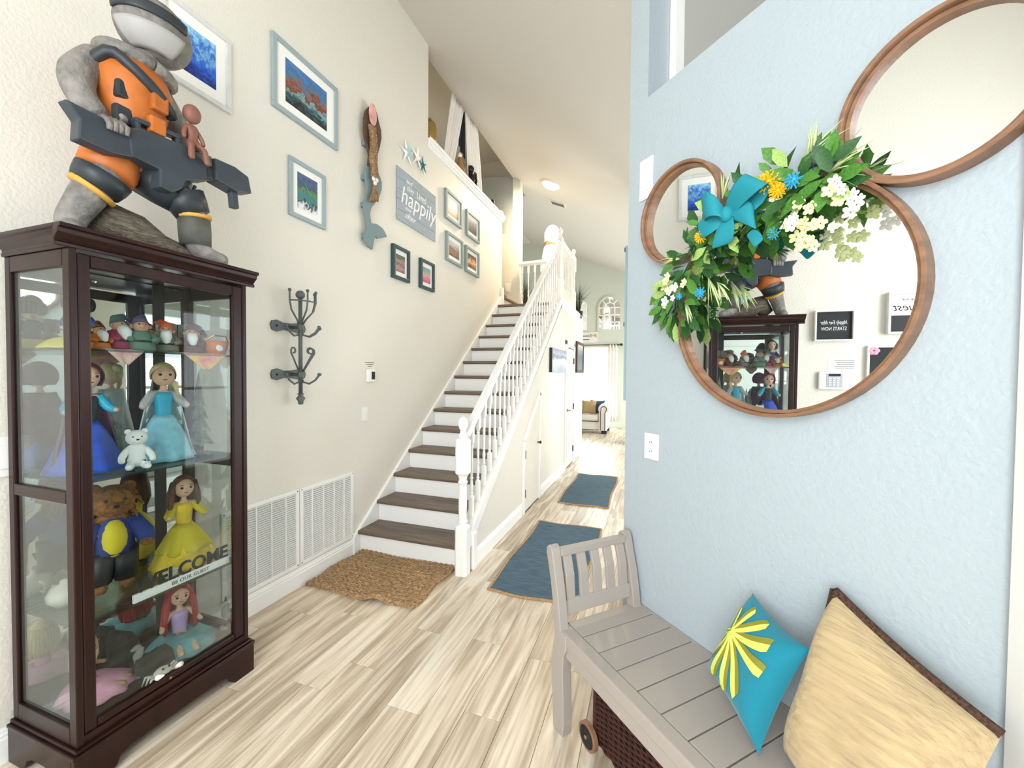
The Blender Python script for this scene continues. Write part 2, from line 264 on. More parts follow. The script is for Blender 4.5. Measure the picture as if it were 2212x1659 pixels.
# ---- floor with planks
floor = struct('floor', MB().box(-3.2, 5, -1.7, 13, -.2, -.0135), 'wall_grey')
PW, PL = .18, 1.22
def planks(x0, x1, y0, y1, skip):
    n = int(round((x1-x0)/PW))
    for i in range(n):
        xa = x0+i*PW; y = y0-rnd(0, PL)
        while y < y1:
            ya, yb = max(y, y0), min(y+PL, y1); y += PL
            if yb-ya < .05 or skip(xa+PW/2, ya, yb): continue
            b = MB().box(-PW/2+.0008, PW/2-.0008, -(yb-ya)/2+.0008, (yb-ya)/2-.0008, -.013, 0)
            o = bpy.data.objects.new('plank', b.mesh('plank', 'plank')); COL.objects.link(o); o.parent = floor; o.location = (xa+PW/2, (ya+yb)/2, 0); mods(o, .0012, seg=1)
planks(0, 3.24, -1.45, 8.35, lambda x, a, b: (x < 1.0 and a > 2.95) or (x+a > 4.62 and .6 < a < 2.6) or (x > 2.34 and 2.2 < b < 3.0 and a < 2.46))
planks(-1.08, 3.24, 8.35, 12.5, lambda x, a, b: False)
# ---- left wall (opens to the loft above the stair), ledge and baseboard
wall_left = struct('wall_left', MB().prism([(-1.6, 0), (6.44, 0), (6.44, 4.13), (4.06, 4.13), (4.06, 5.4), (-1.6, 5.4)], (-.14, 0, 0), YA, ZA, XA*.14), 'wall_cream')
b = MB(); b.box(-.17, .045, 4.06, 6.50, 4.165, 4.2); b.box(-.16, .03, 4.06, 6.48, 4.125, 4.165); b.box(-.15, .018, 4.06, 6.46, 4.095, 4.125)
struct('trim_1', b, 'trim', bevel=.006)
def baseboard(name, x, y0, y1):
    struct(name, MB().prism([(0, 0), (.018, 0), (.018, .095), (.013, .1), (.013, .108), (.016, .112), (.010, .12), (.010, .126), (.006, .135), (0, .135)], (x, y0, 0), XA, ZA, YA*(y1-y0)), 'trim')
baseboard('baseboard_left', 0, -1.5, 2.86)
baseboard('baseboard_stair_front', 1.07, 3.02, 4.25); baseboard('baseboard_stair_middle', 1.07, 5.02, 6.52); baseboard('baseboard_stair_far', 1.07, 7.33, 8.27)
# ---- ceilings
def slab(name, pts, m, t=.12): # upward-thick slab from corner points
    b = MB(); n = len(pts); lo = [V(p) for p in pts]; hi = [p+ZA*t for p in lo]
    b.add(lo+hi, [tuple(range(n-1, -1, -1)), tuple(range(n, 2*n))]+[(i, (i+1) % n, n+(i+1) % n, n+i) for i in range(n)]); return struct(name, b, m)
slab('ceiling', [(-.14, -1.7, ceil_z(-.14)), (5, -1.7, ceil_z(5)), (5, 12.7, ceil_z(5)), (-.14, 12.7, ceil_z(-.14))], 'ceiling_white')
slab('ceiling_far', [(-1.3, 8.2, ceil_z(-1.3)), (-.14, 8.2, ceil_z(-.14)), (-.14, 12.7, ceil_z(-.14)), (-1.3, 12.7, ceil_z(-1.3))], 'ceiling_white')
slab('ceiling_far_flat', [(-3.2, 8.2, ceil_z(-1.3)), (-1.3, 8.2, ceil_z(-1.3)), (-1.3, 12.7, ceil_z(-1.3)), (-3.2, 12.7, ceil_z(-1.3))], 'ceiling_white')
slab('ceiling_loft', [(-3.2, 2.3, 6.05), (-.14, 2.3, 6.05), (-.14, 8.2, 6.05), (-3.2, 8.2, 6.05)], 'ceiling_white')
struct('wall_loft_header', MB().box(-.155, -.141, 2.4, 8.2, 5.30, 6.05), 'wall_cream')
# ---- loft shell
struct('wall_loft_back', MB().box(-3.2, -3.05, 2.3, 12.6, 0, 6.2), 'wall_cream'); struct('wall_loft_front', MB().box(-3.1, -.14, 2.3, 2.4, 0, 6.1), 'wall_cream')
struct('floor_loft', MB().box(-3.1, -.14, 2.4, 6.44, 3.1, 3.27), 'trim')
b = MB().box(-3.1, -.15, 7.4, 7.5, 2.0, 4.25); b.box(-.15, .0, 7.4, 7.55, 2.6, 5.5); struct('wall_landing', b, 'wall_cream')
arch = [(-2.9, 2.6), (-.2, 2.6), (-.2, 5.5)]+[(-.2-1.35*(1-math.cos(t)), 5.5+.17*math.sin(t)) for t in [math.pi*k/16 for k in range(1, 16)]]+[(-2.9, 5.5)]
struct('wall_loft_arch', MB().prism(arch, (0, 7.95, 0), XA, ZA, YA*.08), 'wall_greyblue'); struct('wall_loft_end', MB().box(-3.1, -.2, 8.1, 8.2, 2.6, 6.1), 'wall_cream')
# ---- wall under the stair, its end and the shelf behind the landing
su = [(2.98, 0), (8.27, 0), (8.27, 2.62), (6.25, 2.62), (2.98, .23)]
struct('wall_stair', MB().prism(su, (.99, 0, 0), YA, ZA, XA*.08), 'wall_cream')
struct('wall_stair_end', MB().box(-.15, .99, 8.17, 8.27, 0, 2.62), 'wall_cream'); struct('ledge_shelf', MB().box(-.15, 1.07, 7.42, 8.27, 2.62, 2.66), 'trim')
b = MB(); b.box(1.0, 1.10, 6.2, 7.75, 2.66, 2.72); b.box(1.07, 1.09, 6.22, 7.75, 2.58, 2.66); struct('trim_2', b, 'trim', bevel=.006)
# ---- blue diagonal wall with the high opening, niche behind it
def bprism(b, poly, d0, d1): return b.prism(poly, B(0, d0, 0), WV, ZA, NV*(d1-d0))
blue = [(0, 0), (1.32, 0), (1.32, 5), (0, 5)]
b = MB()
bprism(b, [(0, 0), (1.32, 0), (1.32, 2.874), (0, 2.874)], -.13, 0); bprism(b, [(0, 2.874), (.122, 2.874), (.122, 5), (0, 5)], -.13, 0)
bprism(b, [(.122, 4.05), (1.32, 4.05), (1.32, 5), (.122, 5)], -.13, 0); bprism(b, [(1.22, 2.874), (1.32, 2.874), (1.32, 4.05), (1.22, 4.05)], -.13, 0)
struct('wall_right', b, 'wall_blue')
b = MB(); bprism(b, [(.10, 2.874), (.122, 2.874), (.122, 4.05), (.10, 4.05)], -.22, -.13)
bprism(b, [(.45, 2.75), (1.7, 2.75), (1.7, 4.6), (.45, 4.6)], -.75, -.65); b.prism([(0, 2.75), (.66, 2.75), (.66, 4.6), (0, 4.6)], B(.08, -.13, 0), (WV*.7-NV*.83)/1.086*1.0, ZA, WV*.03); bprism(b, [(.09, 2.75), (1.7, 2.75), (1.7, 2.874), (.09, 2.874)], -.65, -.13)
bprism(b, [(1.7, 2.75), (1.72, 2.75), (1.72, 4.6), (1.7, 4.6)], -.65, -.13); bprism(b, [(.09, 4.2), (1.7, 4.2), (1.7, 4.6), (.09, 4.6)], -.65, -.13)
struct('wall_niche', b, 'wall_grey')  # unseen sides added to close the niche and keep the opening dark
b = MB(); bprism(b, [(.122, 2.874), (.16, 2.874), (.16, 4.05), (.122, 4.05)], -.19, -.135); struct('trim_3', b, 'trim')
struct('wall_hall', MB().box(2.36, 4.8, 2.2, 2.46, 0, 5), 'wall_cream'); struct('wall_partition', MB().box(2.04, 2.5, 6.3, 6.45, 0, 5), 'wall_cream')
struct('wall_entry', MB().box(3.21, 3.33, -1.6, 1.226, 0, 4.6), 'wall_blue')
b = MB(); b.box(3.185, 3.21, 1.10, 1.225, 0, 2.15); b.box(3.185, 3.21, .05, 1.10, 2.05, 2.15); b.box(3.185, 3.21, .05, .15, 0, 2.05); b.box(3.2, 3.21, .15, 1.10, 0, 2.05); struct('trim_4', b, 'white_paint', bevel=.004)
# ---- entry wall behind the camera: glazed door and arched transom that let the day in
def holes_wall(x0, x1, z0, z1, hx0, hx1, ha, hb, hc, hd, y, t):
    b = MB(); b.box(x0, hx0, y, y+t, z0, z1); b.box(hx1, x1, y, y+t, z0, z1); b.box(hx0, hx1, y, y+t, z0, ha); b.box(hx0, hx1, y, y+t, hb, hc); cx, r = (hx0+hx1)/2, (hx1-hx0)/2
    pts = [(cx+r*math.cos(a), hd+r*.75*math.sin(a)) for a in [math.pi*k/14 for k in range(15)]]
    b.prism([(hx1, hd)]+pts[1:-1]+[(hx0, hd), (hx0, z1), (hx1, z1)], (0, y, 0), XA, ZA, YA*t) if False else None
    for (a0, c0), (a1, c1) in zip(pts[:-1], pts[1:]): b.prism([(a0, c0), (a0, z1), (a1, z1), (a1, c1)], (0, y, 0), XA, ZA, YA*t)
    return b
struct('wall_front', holes_wall(-.14, 3.33, 0, 5.4, .95, 2.85, .15, 2.1, 2.25, 3.1, -1.6, .12), 'wall_cream')
b = MB(); b.box(.95, 1.01, -1.57, -1.5, .15, 2.1); b.box(2.79, 2.85, -1.57, -1.5, .15, 2.1); b.box(1.86, 1.94, -1.57, -1.5, .15, 2.1)
for z in (.8, 1.45): b.box(1.01, 2.79, -1.55, -1.52, z, z+.03)
for k in range(1, 6): a = math.pi*k/6; b.bar((1.9, -1.54, 2.4), (1.9+.93*math.cos(a), -1.54, 2.4+1.3*math.sin(a)), .025, .025, up=(0, 1, 0))
w3 = struct('window_3', b, 'white_paint')
# ---- living room shell
b = MB(); b.box(-3.2, -.6, 12.5, 12.62, 0, 6); b.box(1.3, 4.8, 12.5, 12.62, 0, 6); b.box(-.6, 1.3, 12.5, 12.62, 0, .35); b.box(-.6, 1.3, 12.5, 12.62, 2.4, 6); struct('wall_back', b, 'wall_sage')
b = MB(); b.box(4.65, 4.8, 2.4, 3.0, 0, 5); b.box(4.65, 4.8, 3.0, 6.2, 2.4, 5); b.box(4.65, 4.8, 3.0, 6.2, 0, .2); b.box(4.65, 4.8, 6.2, 8.5, 0, 5); b.box(4.65, 4.8, 8.5, 11.5, 2.3, 5); b.box(4.65, 4.8, 11.5, 12.6, 0, 5); struct('wall_patio', b, 'wall_sage')
b = MB(); b.box(4.66, 4.72, 3.0, 3.06, .2, 2.4); b.box(4.66, 4.72, 6.14, 6.2, .2, 2.4); b.box(4.66, 4.72, 4.55, 4.65, .2, 2.4); b.box(4.66, 4.72, 3.06, 6.14, 1.3, 1.34); struct('window_2', b, 'white_paint')
w1 = struct('window_1', MB().box(-.6, -.54, 12.5, 12.58, .35, 2.4).box(1.24, 1.3, 12.5, 12.58, .35, 2.4).box(-.54, 1.24, 12.5, 12.58, .35, .41).box(-.54, 1.24, 12.5, 12.58, 2.34, 2.4), 'white_paint')
b = MB(); b.box(.33, .37, 12.52, 12.56, .41, 2.34); b.box(-.54, 1.24, 12.52, 12.56, 1.36, 1.4); part('muntin', b, 'white_paint', w1)
for xa, xb in ((-.54, .33), (.37, 1.24)):
    for za, zb in ((.41, 1.36), (1.4, 2.34)): part('pane', MB().box(xa, xb, 12.537, 12.543, za, zb), 'glass', w1)
part('window_sill', MB().box(-.65, 1.35, 12.44, 12.5, .31, .35), 'white_paint', w1)
# ---- doors in the stair wall
d1 = struct('door_1', MB().box(1.07, 1.078, 6.62, 7.22, .012, 2.04), 'white_paint')
b = MB()
for ya, yb in ((6.53, 6.61), (7.23, 7.31)): b.box(1.07, 1.092, ya, yb, 0, 2.12)
b.box(1.07, 1.092, 6.53, 7.31, 2.05, 2.12); part('casing', b, 'white_paint', d1, bevel=.004)
for ya, yb in ((6.68, 6.88), (6.96, 7.16)):
    for za, zb in ((.18, .82), (.98, 1.62), (1.74, 1.96)):
        b = MB(); w = .022
        b.box(1.078, 1.086, ya, yb, za, za+w); b.box(1.078, 1.086, ya, yb, zb-w, zb); b.box(1.078, 1.086, ya, ya+w, za+w, zb-w); b.box(1.078, 1.086, yb-w, yb, za+w, zb-w); b.box(1.078, 1.083, ya+.045, yb-.045, za+.045, zb-.045)
        part('panel', b, 'white_paint', d1, bevel=.002)
b = MB(); b.ball((1.085, 6.67, .97), .026); b.tube([(1.08, 6.67, .97), (1.13, 6.67, .97), (1.13, 6.78, .965)], .009); part('handle', b, 'brass', d1, smooth=True)
for z in (.25, 1.0, 1.8): part('hinge', MB().box(1.078, 1.096, 7.215, 7.235, z-.05, z+.05), 'dark_bronze', d1)
b = MB(); b.tube([(1.092, 6.7, 2.0), (1.12, 6.7, 2.0), (1.12, 7.0, 1.985)], .006); part('hook_rail', b, 'dark_bronze', d1)
cl = [(4.33, .02), (4.93, .02), (4.93, 1.27), (4.33, .80)]
d2 = struct('door_2', MB().prism(cl, (1.07, 0, 0), YA, ZA, XA*.008), 'wall_cream')
def edge_frame(poly, w, x, t):
    b = MB(); n = len(poly)
    for i in range(n-1): b.bar((x+t/2, poly[i][0], poly[i][1]), (x+t/2, poly[i+1][0], poly[i+1][1]), w, t, up=(1, 0, 0))
    return b
part('casing', edge_frame([(4.30, 0), (4.30, .82), (4.965, 1.335), (4.965, 0)], .06, 1.07, .022), 'white_paint', d2, bevel=.003)
b = MB(); b.tube([(1.078, 4.88, .72), (1.105, 4.88, .72)], .008); b.ball((1.115, 4.88, .72), (.014, .02, .02)); part('knob', b, 'black', d2, smooth=True)
for z in (.22, .66): part('hinge', MB().box(1.078, 1.094, 4.335, 4.35, z-.045, z+.045), 'dark_bronze', d2)
# ---- outlet and switch plates
def plate(name, pos, A, Nn, w, h, label, kindp, cat):
    r = root(name, pos, label, cat); P = V(pos); A = V(A); Nn = V(Nn); t = .007
    part('plate', MB().obox(P+Nn*t/2, A*w/2, ZA*h/2, Nn*t/2), 'white_plastic', r, bevel=.003)
    if kindp == 'outlet':
        for z in (-.02, .02):
            q = part('socket', MB().obox(P+ZA*z*h/.115+Nn*(t+.0015), A*.016, ZA*.014, Nn*.0015), 'white_plastic', r)
            part('slot', MB().obox(P+ZA*z*h/.115+A*.006+Nn*(t+.0032), A*.0013, ZA*.005, Nn*.0004).obox(P+ZA*z*h/.115-A*.006+Nn*(t+.0032), A*.0013, ZA*.005, Nn*.0004), 'black', q)
    else: part('rocker', MB().obox(P+Nn*(t+.003), A*w*.22, ZA*h*.29, Nn*.003), 'white_plastic', r, bevel=.001)
    return r
plate('outlet', B(.185, 0.0005, 1.224), WV, NV, .088, .122, 'white double outlet plate on the blue wall below the small round mirror', 'outlet', 'outlet')
plate('light_switch', B(.124, 0.0005, 2.49), WV, NV, .085, .19, 'tall white switch plate on the blue wall beside the small round mirror', 'switch', 'switch')
P = onx(787, 894, .0005); plate('light_switch', P, YA, XA, .075, .12, 'white rocker switch on the cream wall below the thermostat', 'switch', 'switch')
plate('wall_plate', V((-.236, 7.3995, 3.21)), XA, V((0, -1, 0)), .12, .17, 'small white framed plate low on the wall above the landing', 'switch', 'wall plate')
P = onx(4, 987, .0005); plate('light_switch', P, YA, XA, .075, .16, 'white switch plate on the cream wall beside the dark curio cabinet', 'switch', 'switch')

# ================================================================ staircase
RISE, RUN, Z1, Y1 = .191, .2555, .2, 2.872
st = root('staircase', (.5, 2.9, 0), 'straight white staircase with brown wooden treads climbing along the cream wall', 'staircase')
def nose(y): return Z1+(RISE/RUN)*(y-Y1)
tb = MB(); tb.prism([(0, 0), (.285, 0), (.285, -.038), (.008, -.038), (-.004, -.03), (-.006, -.012)], (.032, 0, 0), YA, ZA, XA*.955)
tread_me = tb.mesh('tread', 'tread'); riser_me = MB().box(.032, .987, 0, .015, -RISE, -.038).mesh('riser', 'white_paint')
for i in range(13):
    for nm, me, dy in (('tread', tread_me, 0), ('riser', riser_me, .03)):
        o = bpy.data.objects.new(nm, me); COL.objects.link(o); o.parent = st; o.location = (-.5, Y1+RUN*i+dy-2.9, Z1+RISE*i); mods(o, .004 if nm == 'tread' else 0)
YL = Y1+RUN*13; ZL = Z1+RISE*13
part('landing', MB().box(.0, .99, YL, 7.4, ZL-.04, ZL), 'tread', st, bevel=.008); part('riser', MB().box(.032, .987, YL+.03, YL+.045, ZL-RISE, ZL-.04), 'white_paint', st)
part('stringer', MB().prism([(2.83, 0), (2.83, .15), (6.30, 2.80), (6.44, 2.9), (6.44, 2.6), (3.05, 0)], (.0005, 0, 0), YA, ZA, XA*.03), 'white_paint', st, bevel=.003, label='white skirt board along the wall')
part('stringer', MB().prism([(2.9, nose(2.9)-.035), (2.9, nose(2.9)+.085), (6.3, nose(6.3)+.085), (6.3, nose(6.3)-.035)], (.985, 0, 0), YA, ZA, XA*.1).box(1.03, 1.10, 2.93, 3.0, 0, .29), 'white_paint', st, bevel=.004, label='white outer stringer under the balusters')
part('tread', MB().box(-.30, .03, 6.44, 7.4, ZL+RISE-.035, ZL+RISE), 'tread', st, bevel=.006); part('riser', MB().box(-.02, -.005, 6.44, 7.4, ZL, ZL+RISE-.035), 'white_paint', st)
part('tread', MB().box(-.56, -.26, 6.44, 7.4, ZL+2*RISE-.035, ZL+2*RISE), 'tread', st, bevel=.006); part('riser', MB().box(-.285, -.27, 6.44, 7.4, ZL+RISE, ZL+2*RISE-.035), 'white_paint', st)
part('newel_cap', MB().box(-.02, .04, 6.38, 6.45, 2.6, 3.0), 'white_paint', st, bevel=.004)
# ---- railing
rl = root('stair_railing', (1.04, 2.85, 0), 'white turned baluster railing along the open side of the stairs and landing', 'railing')
def newel(x, y, z0, z1, wide=.05):
    h = z1-z0; b = MB()
    prof = [(wide, z0), (wide, z0+.30*h), (wide*.86, z0+.315*h), (wide*.6, z0+.32*h), (wide*.78, z0+.335*h), (wide*.62, z0+.35*h), (wide*.66, z0+.45*h), (wide*.6, z0+.57*h), (wide*.78, z0+.585*h), (wide*.6, z0+.60*h), (wide*.72, z0+.625*h), (wide, z0+.645*h), (wide, z0+.85*h), (wide*.9, z0+.865*h)]
    b.lathe(prof, (x, y, 0), 16, sq=[i in (0, 1, 11, 12) for i in range(len(prof))])
    o = part('newel_post', b, 'white_paint', rl); zt = z0+.865*h; k = .135*h
    b = MB().lathe([(wide*.7, zt), (wide*.75, zt+.12*k), (wide*.5, zt+.25*k), (wide*.45, zt+.35*k), (wide*.75, zt+.55*k), (wide*.8, zt+.7*k), (wide*.6, zt+.9*k), (wide*.15, zt+k)], (x, y, 0), 14); part('finial', b, 'white_paint', o, smooth=True)
newel(1.04, 2.85, 0, 1.228); newel(1.05, 6.2, 2.70, 3.81, .045); newel(1.05, 7.28, 2.70, 3.80, .045)
def handrail(p, q): part('handrail', MB().bar(p, q, .062, .055).bar(V(p)-ZA*.035, V(q)-ZA*.035, .04, .03), 'white_paint', rl, bevel=.012)
handrail((1.035, 2.90, 1.07), (1.04, 6.17, 3.60)); handrail((1.05, 6.22, 3.62), (1.05, 7.25, 3.62)); handrail((0.01, 7.33, 3.63), (1.03, 7.33, 3.66))
part('bottom_rail', MB().box(1.02, 1.08, 6.22, 7.27, 2.72, 2.75).box(.0, 1.03, 7.31, 7.36, ZL, ZL+.03), 'white_paint', rl)
def zr(y): return 1.07+(3.60-1.07)/(6.17-2.90)*(y-2.90)-.04
w = .0165
bp = [(w, 0), (w, .19), (w*.8, .205), (w*.5, .212), (w*.85, .225), (w*.55, .24), (w*.8, .31), (w*.5, .36), (w*.82, .372), (w*.55, .385), (w*.62, .5), (w*.7, .66), (w*.85, .675), (w*.6, .69), (w, .72), (w, .86)]
bal = MB().lathe([(r*1.05, z/.86) for r, z in bp], n=12, sq=[i in (0, 1, 14, 15) for i in range(len(bp))]).mesh('baluster', 'white_paint')
def baluster(x, y, z0, z1):
    o = bpy.data.objects.new('baluster', bal); COL.objects.link(o); o.parent = rl; o.location = (x-1.04, y-2.85, z0); o.scale = (1, 1, z1-z0)
y = 3.02
while y < 6.13: baluster(1.035, y, nose(y)+.083, zr(y)); y += RUN/2
for k in range(8): baluster(1.05, 6.33+k*.118, 2.75, 3.58)
for k in range(8): baluster(.07+k*.125, 7.33, ZL+.03, 3.60+.004*k)

# ================================================================ things on the left wall
def framed(name, corners, width, fm, artm, label, mat_w, group=None, depth=.022, cat='picture'):
    """corners TL,TR,BR,BL as photo pixels of the outer frame, lying on the left wall"""
    P = [onx(u, v, depth*.8) for u, v in corners]; y0 = (P[0].y+P[3].y)/2; y1 = (P[1].y+P[2].y)/2; z1 = (P[0].z+P[1].z)/2; z0 = (P[2].z+P[3].z)/2
    return framed_at(name, y0, y1, z0, z1, width, fm, artm, label, mat_w, group, depth, cat)
def framed_at(name, y0, y1, z0, z1, width, fm, artm, label, mat_w, group=None, depth=.022, cat='picture', x=0.0006):
    r = root(name, (x, (y0+y1)/2, z0), label, cat, group)
    for q in ((y0, y1, z0, z0+width), (y0, y1, z1-width, z1), (y0, y0+width, z0+width, z1-width), (y1-width, y1, z0+width, z1-width)):
        part('frame_side', MB().box(x, x+depth, *q), fm, r, bevel=.003)
    part('backing', MB().box(x, x+depth*.35, y0+width, y1-width, z0+width, z1-width), 'mat_board', r)
    m = mat_w; part('print', MB().box(x+depth*.35, x+depth*.35+.002, y0+width+m[0], y1-width-m[0], z0+width+m[1], z1-width-m[1]), artm, r)
    return r
framed('framed_picture', [(386, -110), (497, 87), (500, 247), (378, 170)], .03, 'frame_silver', 'art_undersea', 'silver framed print of deep blue water with a wide white mat', (.075, .075)) if False else None
_p = onx(497, 87, .018); _q = onx(500, 247, .018); framed_at('framed_picture', _q.y-.37, _q.y, _q.z+.0, _p.z, .026, 'frame_silver', 'art_undersea', 'silver framed print of deep blue water with a wide white mat', (.058, .062))
framed('framed_picture', [(588.7, 64.8), (730.5, 193), (728.8, 328), (588.7, 222.8)], .033, 'frame_blue', 'art_island', 'large pale blue frame with a stormy sea and palm coast print', (.075, .062))
framed('framed_picture', [(625.8, 334), (705.8, 383), (701, 496), (625.8, 462.4)], .028, 'frame_blue', 'art_creatures', 'small pale blue frame with a teal and green abstract print', (.045, .05))
framed('framed_photo', [(849.8, 526), (885.6, 542.5), (885, 611.3), (848.7, 599)], .032, 'frame_teal', 'art_family', 'dark teal photo frame with a family photo under the mermaid tail', (.036, .046), 'dark teal photo frames', .036)
framed('framed_photo', [(909.4, 556.6), (938.7, 570.7), (938.3, 631.5), (908.3, 620.6)], .032, 'frame_teal', 'art_child', 'dark teal photo frame with a child in pink under the grey lettered sign', (.034, .046), 'dark teal photo frames', .036)
G = 'sage photo frames by the ledge'
framed('framed_photo', [(963.7, 406.5), (999.5, 436), (996.6, 494.8), (962.6, 468.3)], .034, 'frame_sage', 'art_sepia', 'sage photo frame with a pale sepia photo, upper one beside the grey sign', (.05, .05), G, .034)
framed('framed_photo', [(1009, 451), (1037.4, 476.4), (1035.3, 527.3), (1008, 506.7)], .034, 'frame_sage', 'art_dusk', 'sage photo frame with a dusky blue photo, upper one toward the landing', (.05, .05), G, .034)
framed('framed_photo', [(965.8, 499), (1001, 521), (999, 579), (964.8, 561)], .034, 'frame_sage', 'art_grass', 'sage photo frame with a dry grass photo, lower one beside the grey sign', (.05, .05), G, .034)
framed('framed_photo', [(1007, 529.5), (1036, 547), (1034.6, 600), (1006.6, 586)], .034, 'frame_sage', 'art_glow', 'sage photo frame with a glowing orange photo, lower one toward the landing', (.05, .05), G, .034)
# grey plank sign with lettering
_c = [onx(u, v, .016) for u, v in [(859.5, 356), (943, 427), (939.4, 522.6), (857.4, 471)]]
sy0, sy1, sz0, sz1 = (_c[0].y+_c[3].y)/2, (_c[1].y+_c[2].y)/2, (_c[2].z+_c[3].z)/2, (_c[0].z+_c[1].z)/2
sg = root('lettered_sign', (0, (sy0+sy1)/2, sz0), 'weathered grey plank sign with white happily ever after lettering', 'sign')
h = (sz1-sz0)/5
for k in range(5): part('board', MB().box(.004, .016, sy0+.004*(k % 2), sy1-.003*((k+1) % 2), sz0+k*h+.0015, sz0+(k+1)*h-.0015), 'sign_board', sg, bevel=.001)
for q in (sy0+.08, sy1-.12): part('batten', MB().box(.0005, .004, q, q+.04, sz0+.02, sz1-.02), 'plaque_wood', sg)
W_ = sy1-sy0; H_ = sz1-sz0
for txt, size, fy, fz, sh, wd_ in (('and', .075, .27, .80, .3, .15), ('they', .075, .30, .67, .3, .17), ('Lived', .105, .59, .66, 0, .24), ('happily', .25, .52, .37, .25, .92), ('ever', .06, .25, .27, .3, .15), ('after', .085, .30, .12, .3, .27)):
    part('lettering', text_mb(txt, size, (.0165, sy0+fy*W_, sz0+fz*H_), YA, ZA, .0015, sh, width=wd_*W_), 'lettering_white', sg)
# starfish
def starfish(c, r, m, label, rot, dx, group):
    P = onx(c[0], c[1], dx); b = MB(); n = 10; pts = []
    for k in range(n):
        a = rot+2*math.pi*k/n; q = r if k % 2 == 0 else r*.22; pts.append((math.cos(a)*q, math.sin(a)*q))
    vs = [P+V((0, a, z)) for a, z in pts]+[P+V((.022, 0, 0)), P+V((-.004, 0, 0))]; b.add(vs, [(i, (i+1) % n, n) for i in range(n)]+[((i+1) % n, i, n+1) for i in range(n)])
    o = single('starfish', b, m, tuple(P), label, 'starfish', group, sub=0, bevel=0, smooth=False); mods(o, .003, seg=2); return o
starfish((878, 330), .15, 'starfish_white', 'large white starfish on the cream wall under an aqua starfish', 1.75, .012, 'wall starfish'); starfish((902, 340), .15, 'starfish_white', 'large white starfish in the middle of the starfish cluster', 1.5, .022, 'wall starfish'); starfish((914, 358), .15, 'starfish_white', 'large white starfish on the cream wall under a dark teal starfish', 1.3, .010, 'wall starfish')
starfish((884, 328), .10, 'starfish_aqua', 'small pale aqua starfish laid over a white one', .55, .036, 'wall starfish'); starfish((913, 357), .105, 'starfish_teal', 'small dark teal starfish laid over a white one', .5, .034, 'wall starfish')
# mermaid plaque: wooden torso and hair, blue tail, rope braid, shells
mp_ = root('mermaid_plaque', onx(800, 535, .0), 'carved wooden mermaid plaque with a rope braid and blue fish tail', 'wall plaque')
def wp(u, v, x): c = (760+u/4.739, 210+v/4.739); return onx(c[0], c[1], x)
def wall_prism(pix, x0, x1):
    P = [wp(u, v, (x0+x1)/2) for u, v in pix]; return MB().prism([(p.y, p.z) for p in P], (x0, 0, 0), YA, ZA, XA*(x1-x0))
part('torso', wall_prism([(175, 95), (215, 105), (250, 160), (268, 250), (292, 340), (298, 420), (280, 510), (258, 590), (255, 680), (262, 760), (270, 800), (160, 800), (160, 700), (172, 600), (150, 500), (130, 440), (118, 330), (122, 210), (140, 130)], .03, .05), 'plaque_wood', mp_, bevel=.004)
part('tail', wall_prism([(140, 700), (170, 710), (190, 760), (230, 790), (275, 800), (298, 870), (298, 950), (270, 1030), (230, 1085), (190, 1140), (178, 1200), (190, 1290), (250, 1300), (310, 1345), (340, 1400), (350, 1432), (300, 1440), (262, 1450), (235, 1420), (215, 1490), (205, 1560), (160, 1530), (130, 1470), (125, 1400), (150, 1320), (135, 1250), (120, 1160), (130, 1050), (150, 960), (140, 860), (128, 760)], .032, .056), 'plaque_blue', mp_, bevel=.004)
for u, v in ((118, 470), (112, 820), (108, 1100), (118, 1420)):
    c = wp(u, v, .015); part('standoff', MB().box(0.0005, .034, c.y-.01, c.y+.05, c.z-.02, c.z+.02), 'plaque_blue', mp_)
part('shell', MB().ball(wp(215, 180, .065), (.022, .05, .095), 14, 8), 'shell_pink', mp_, smooth=True, label='pink shell face')
b = MB(); pts = [wp(205, 300, .07), wp(222, 420, .078), wp(225, 540, .078), wp(215, 640, .078), wp(228, 740, .08), wp(232, 830, .08)]
for k in range(3):
    pp = []
    for i in range(61):
        t = i/60*5; j = min(int(t), 4); p = pts[j].lerp(pts[j+1], t-j); a = i*.62+k*2.094; pp.append(p+V((.012*math.sin(2*a), .024*math.cos(a), .004*math.sin(a))))
    b.tube(pp, .0175, 7)
part('rope_braid', b, 'rope', mp_, smooth=True)
b = MB(); top = wp(232, 880, .078)
for k in range(16):
    e = wp(180+k*6, 1065+rnd(-8, 8), .075+rnd(-.01, .01)); b.tube([top+V((rnd(-.01, .01), rnd(-.02, .02), 0)), top.lerp(e, .5)+V((.008, 0, 0)), e], .008, 5)
part('rope_tassel', b, 'rope', mp_)
for u, v in ((222, 835), (238, 880), (255, 850)): part('shell', MB().ball(wp(u, v, .095), (.013, .02, .02), 10, 6), 'shell_white', mp_, smooth=True)
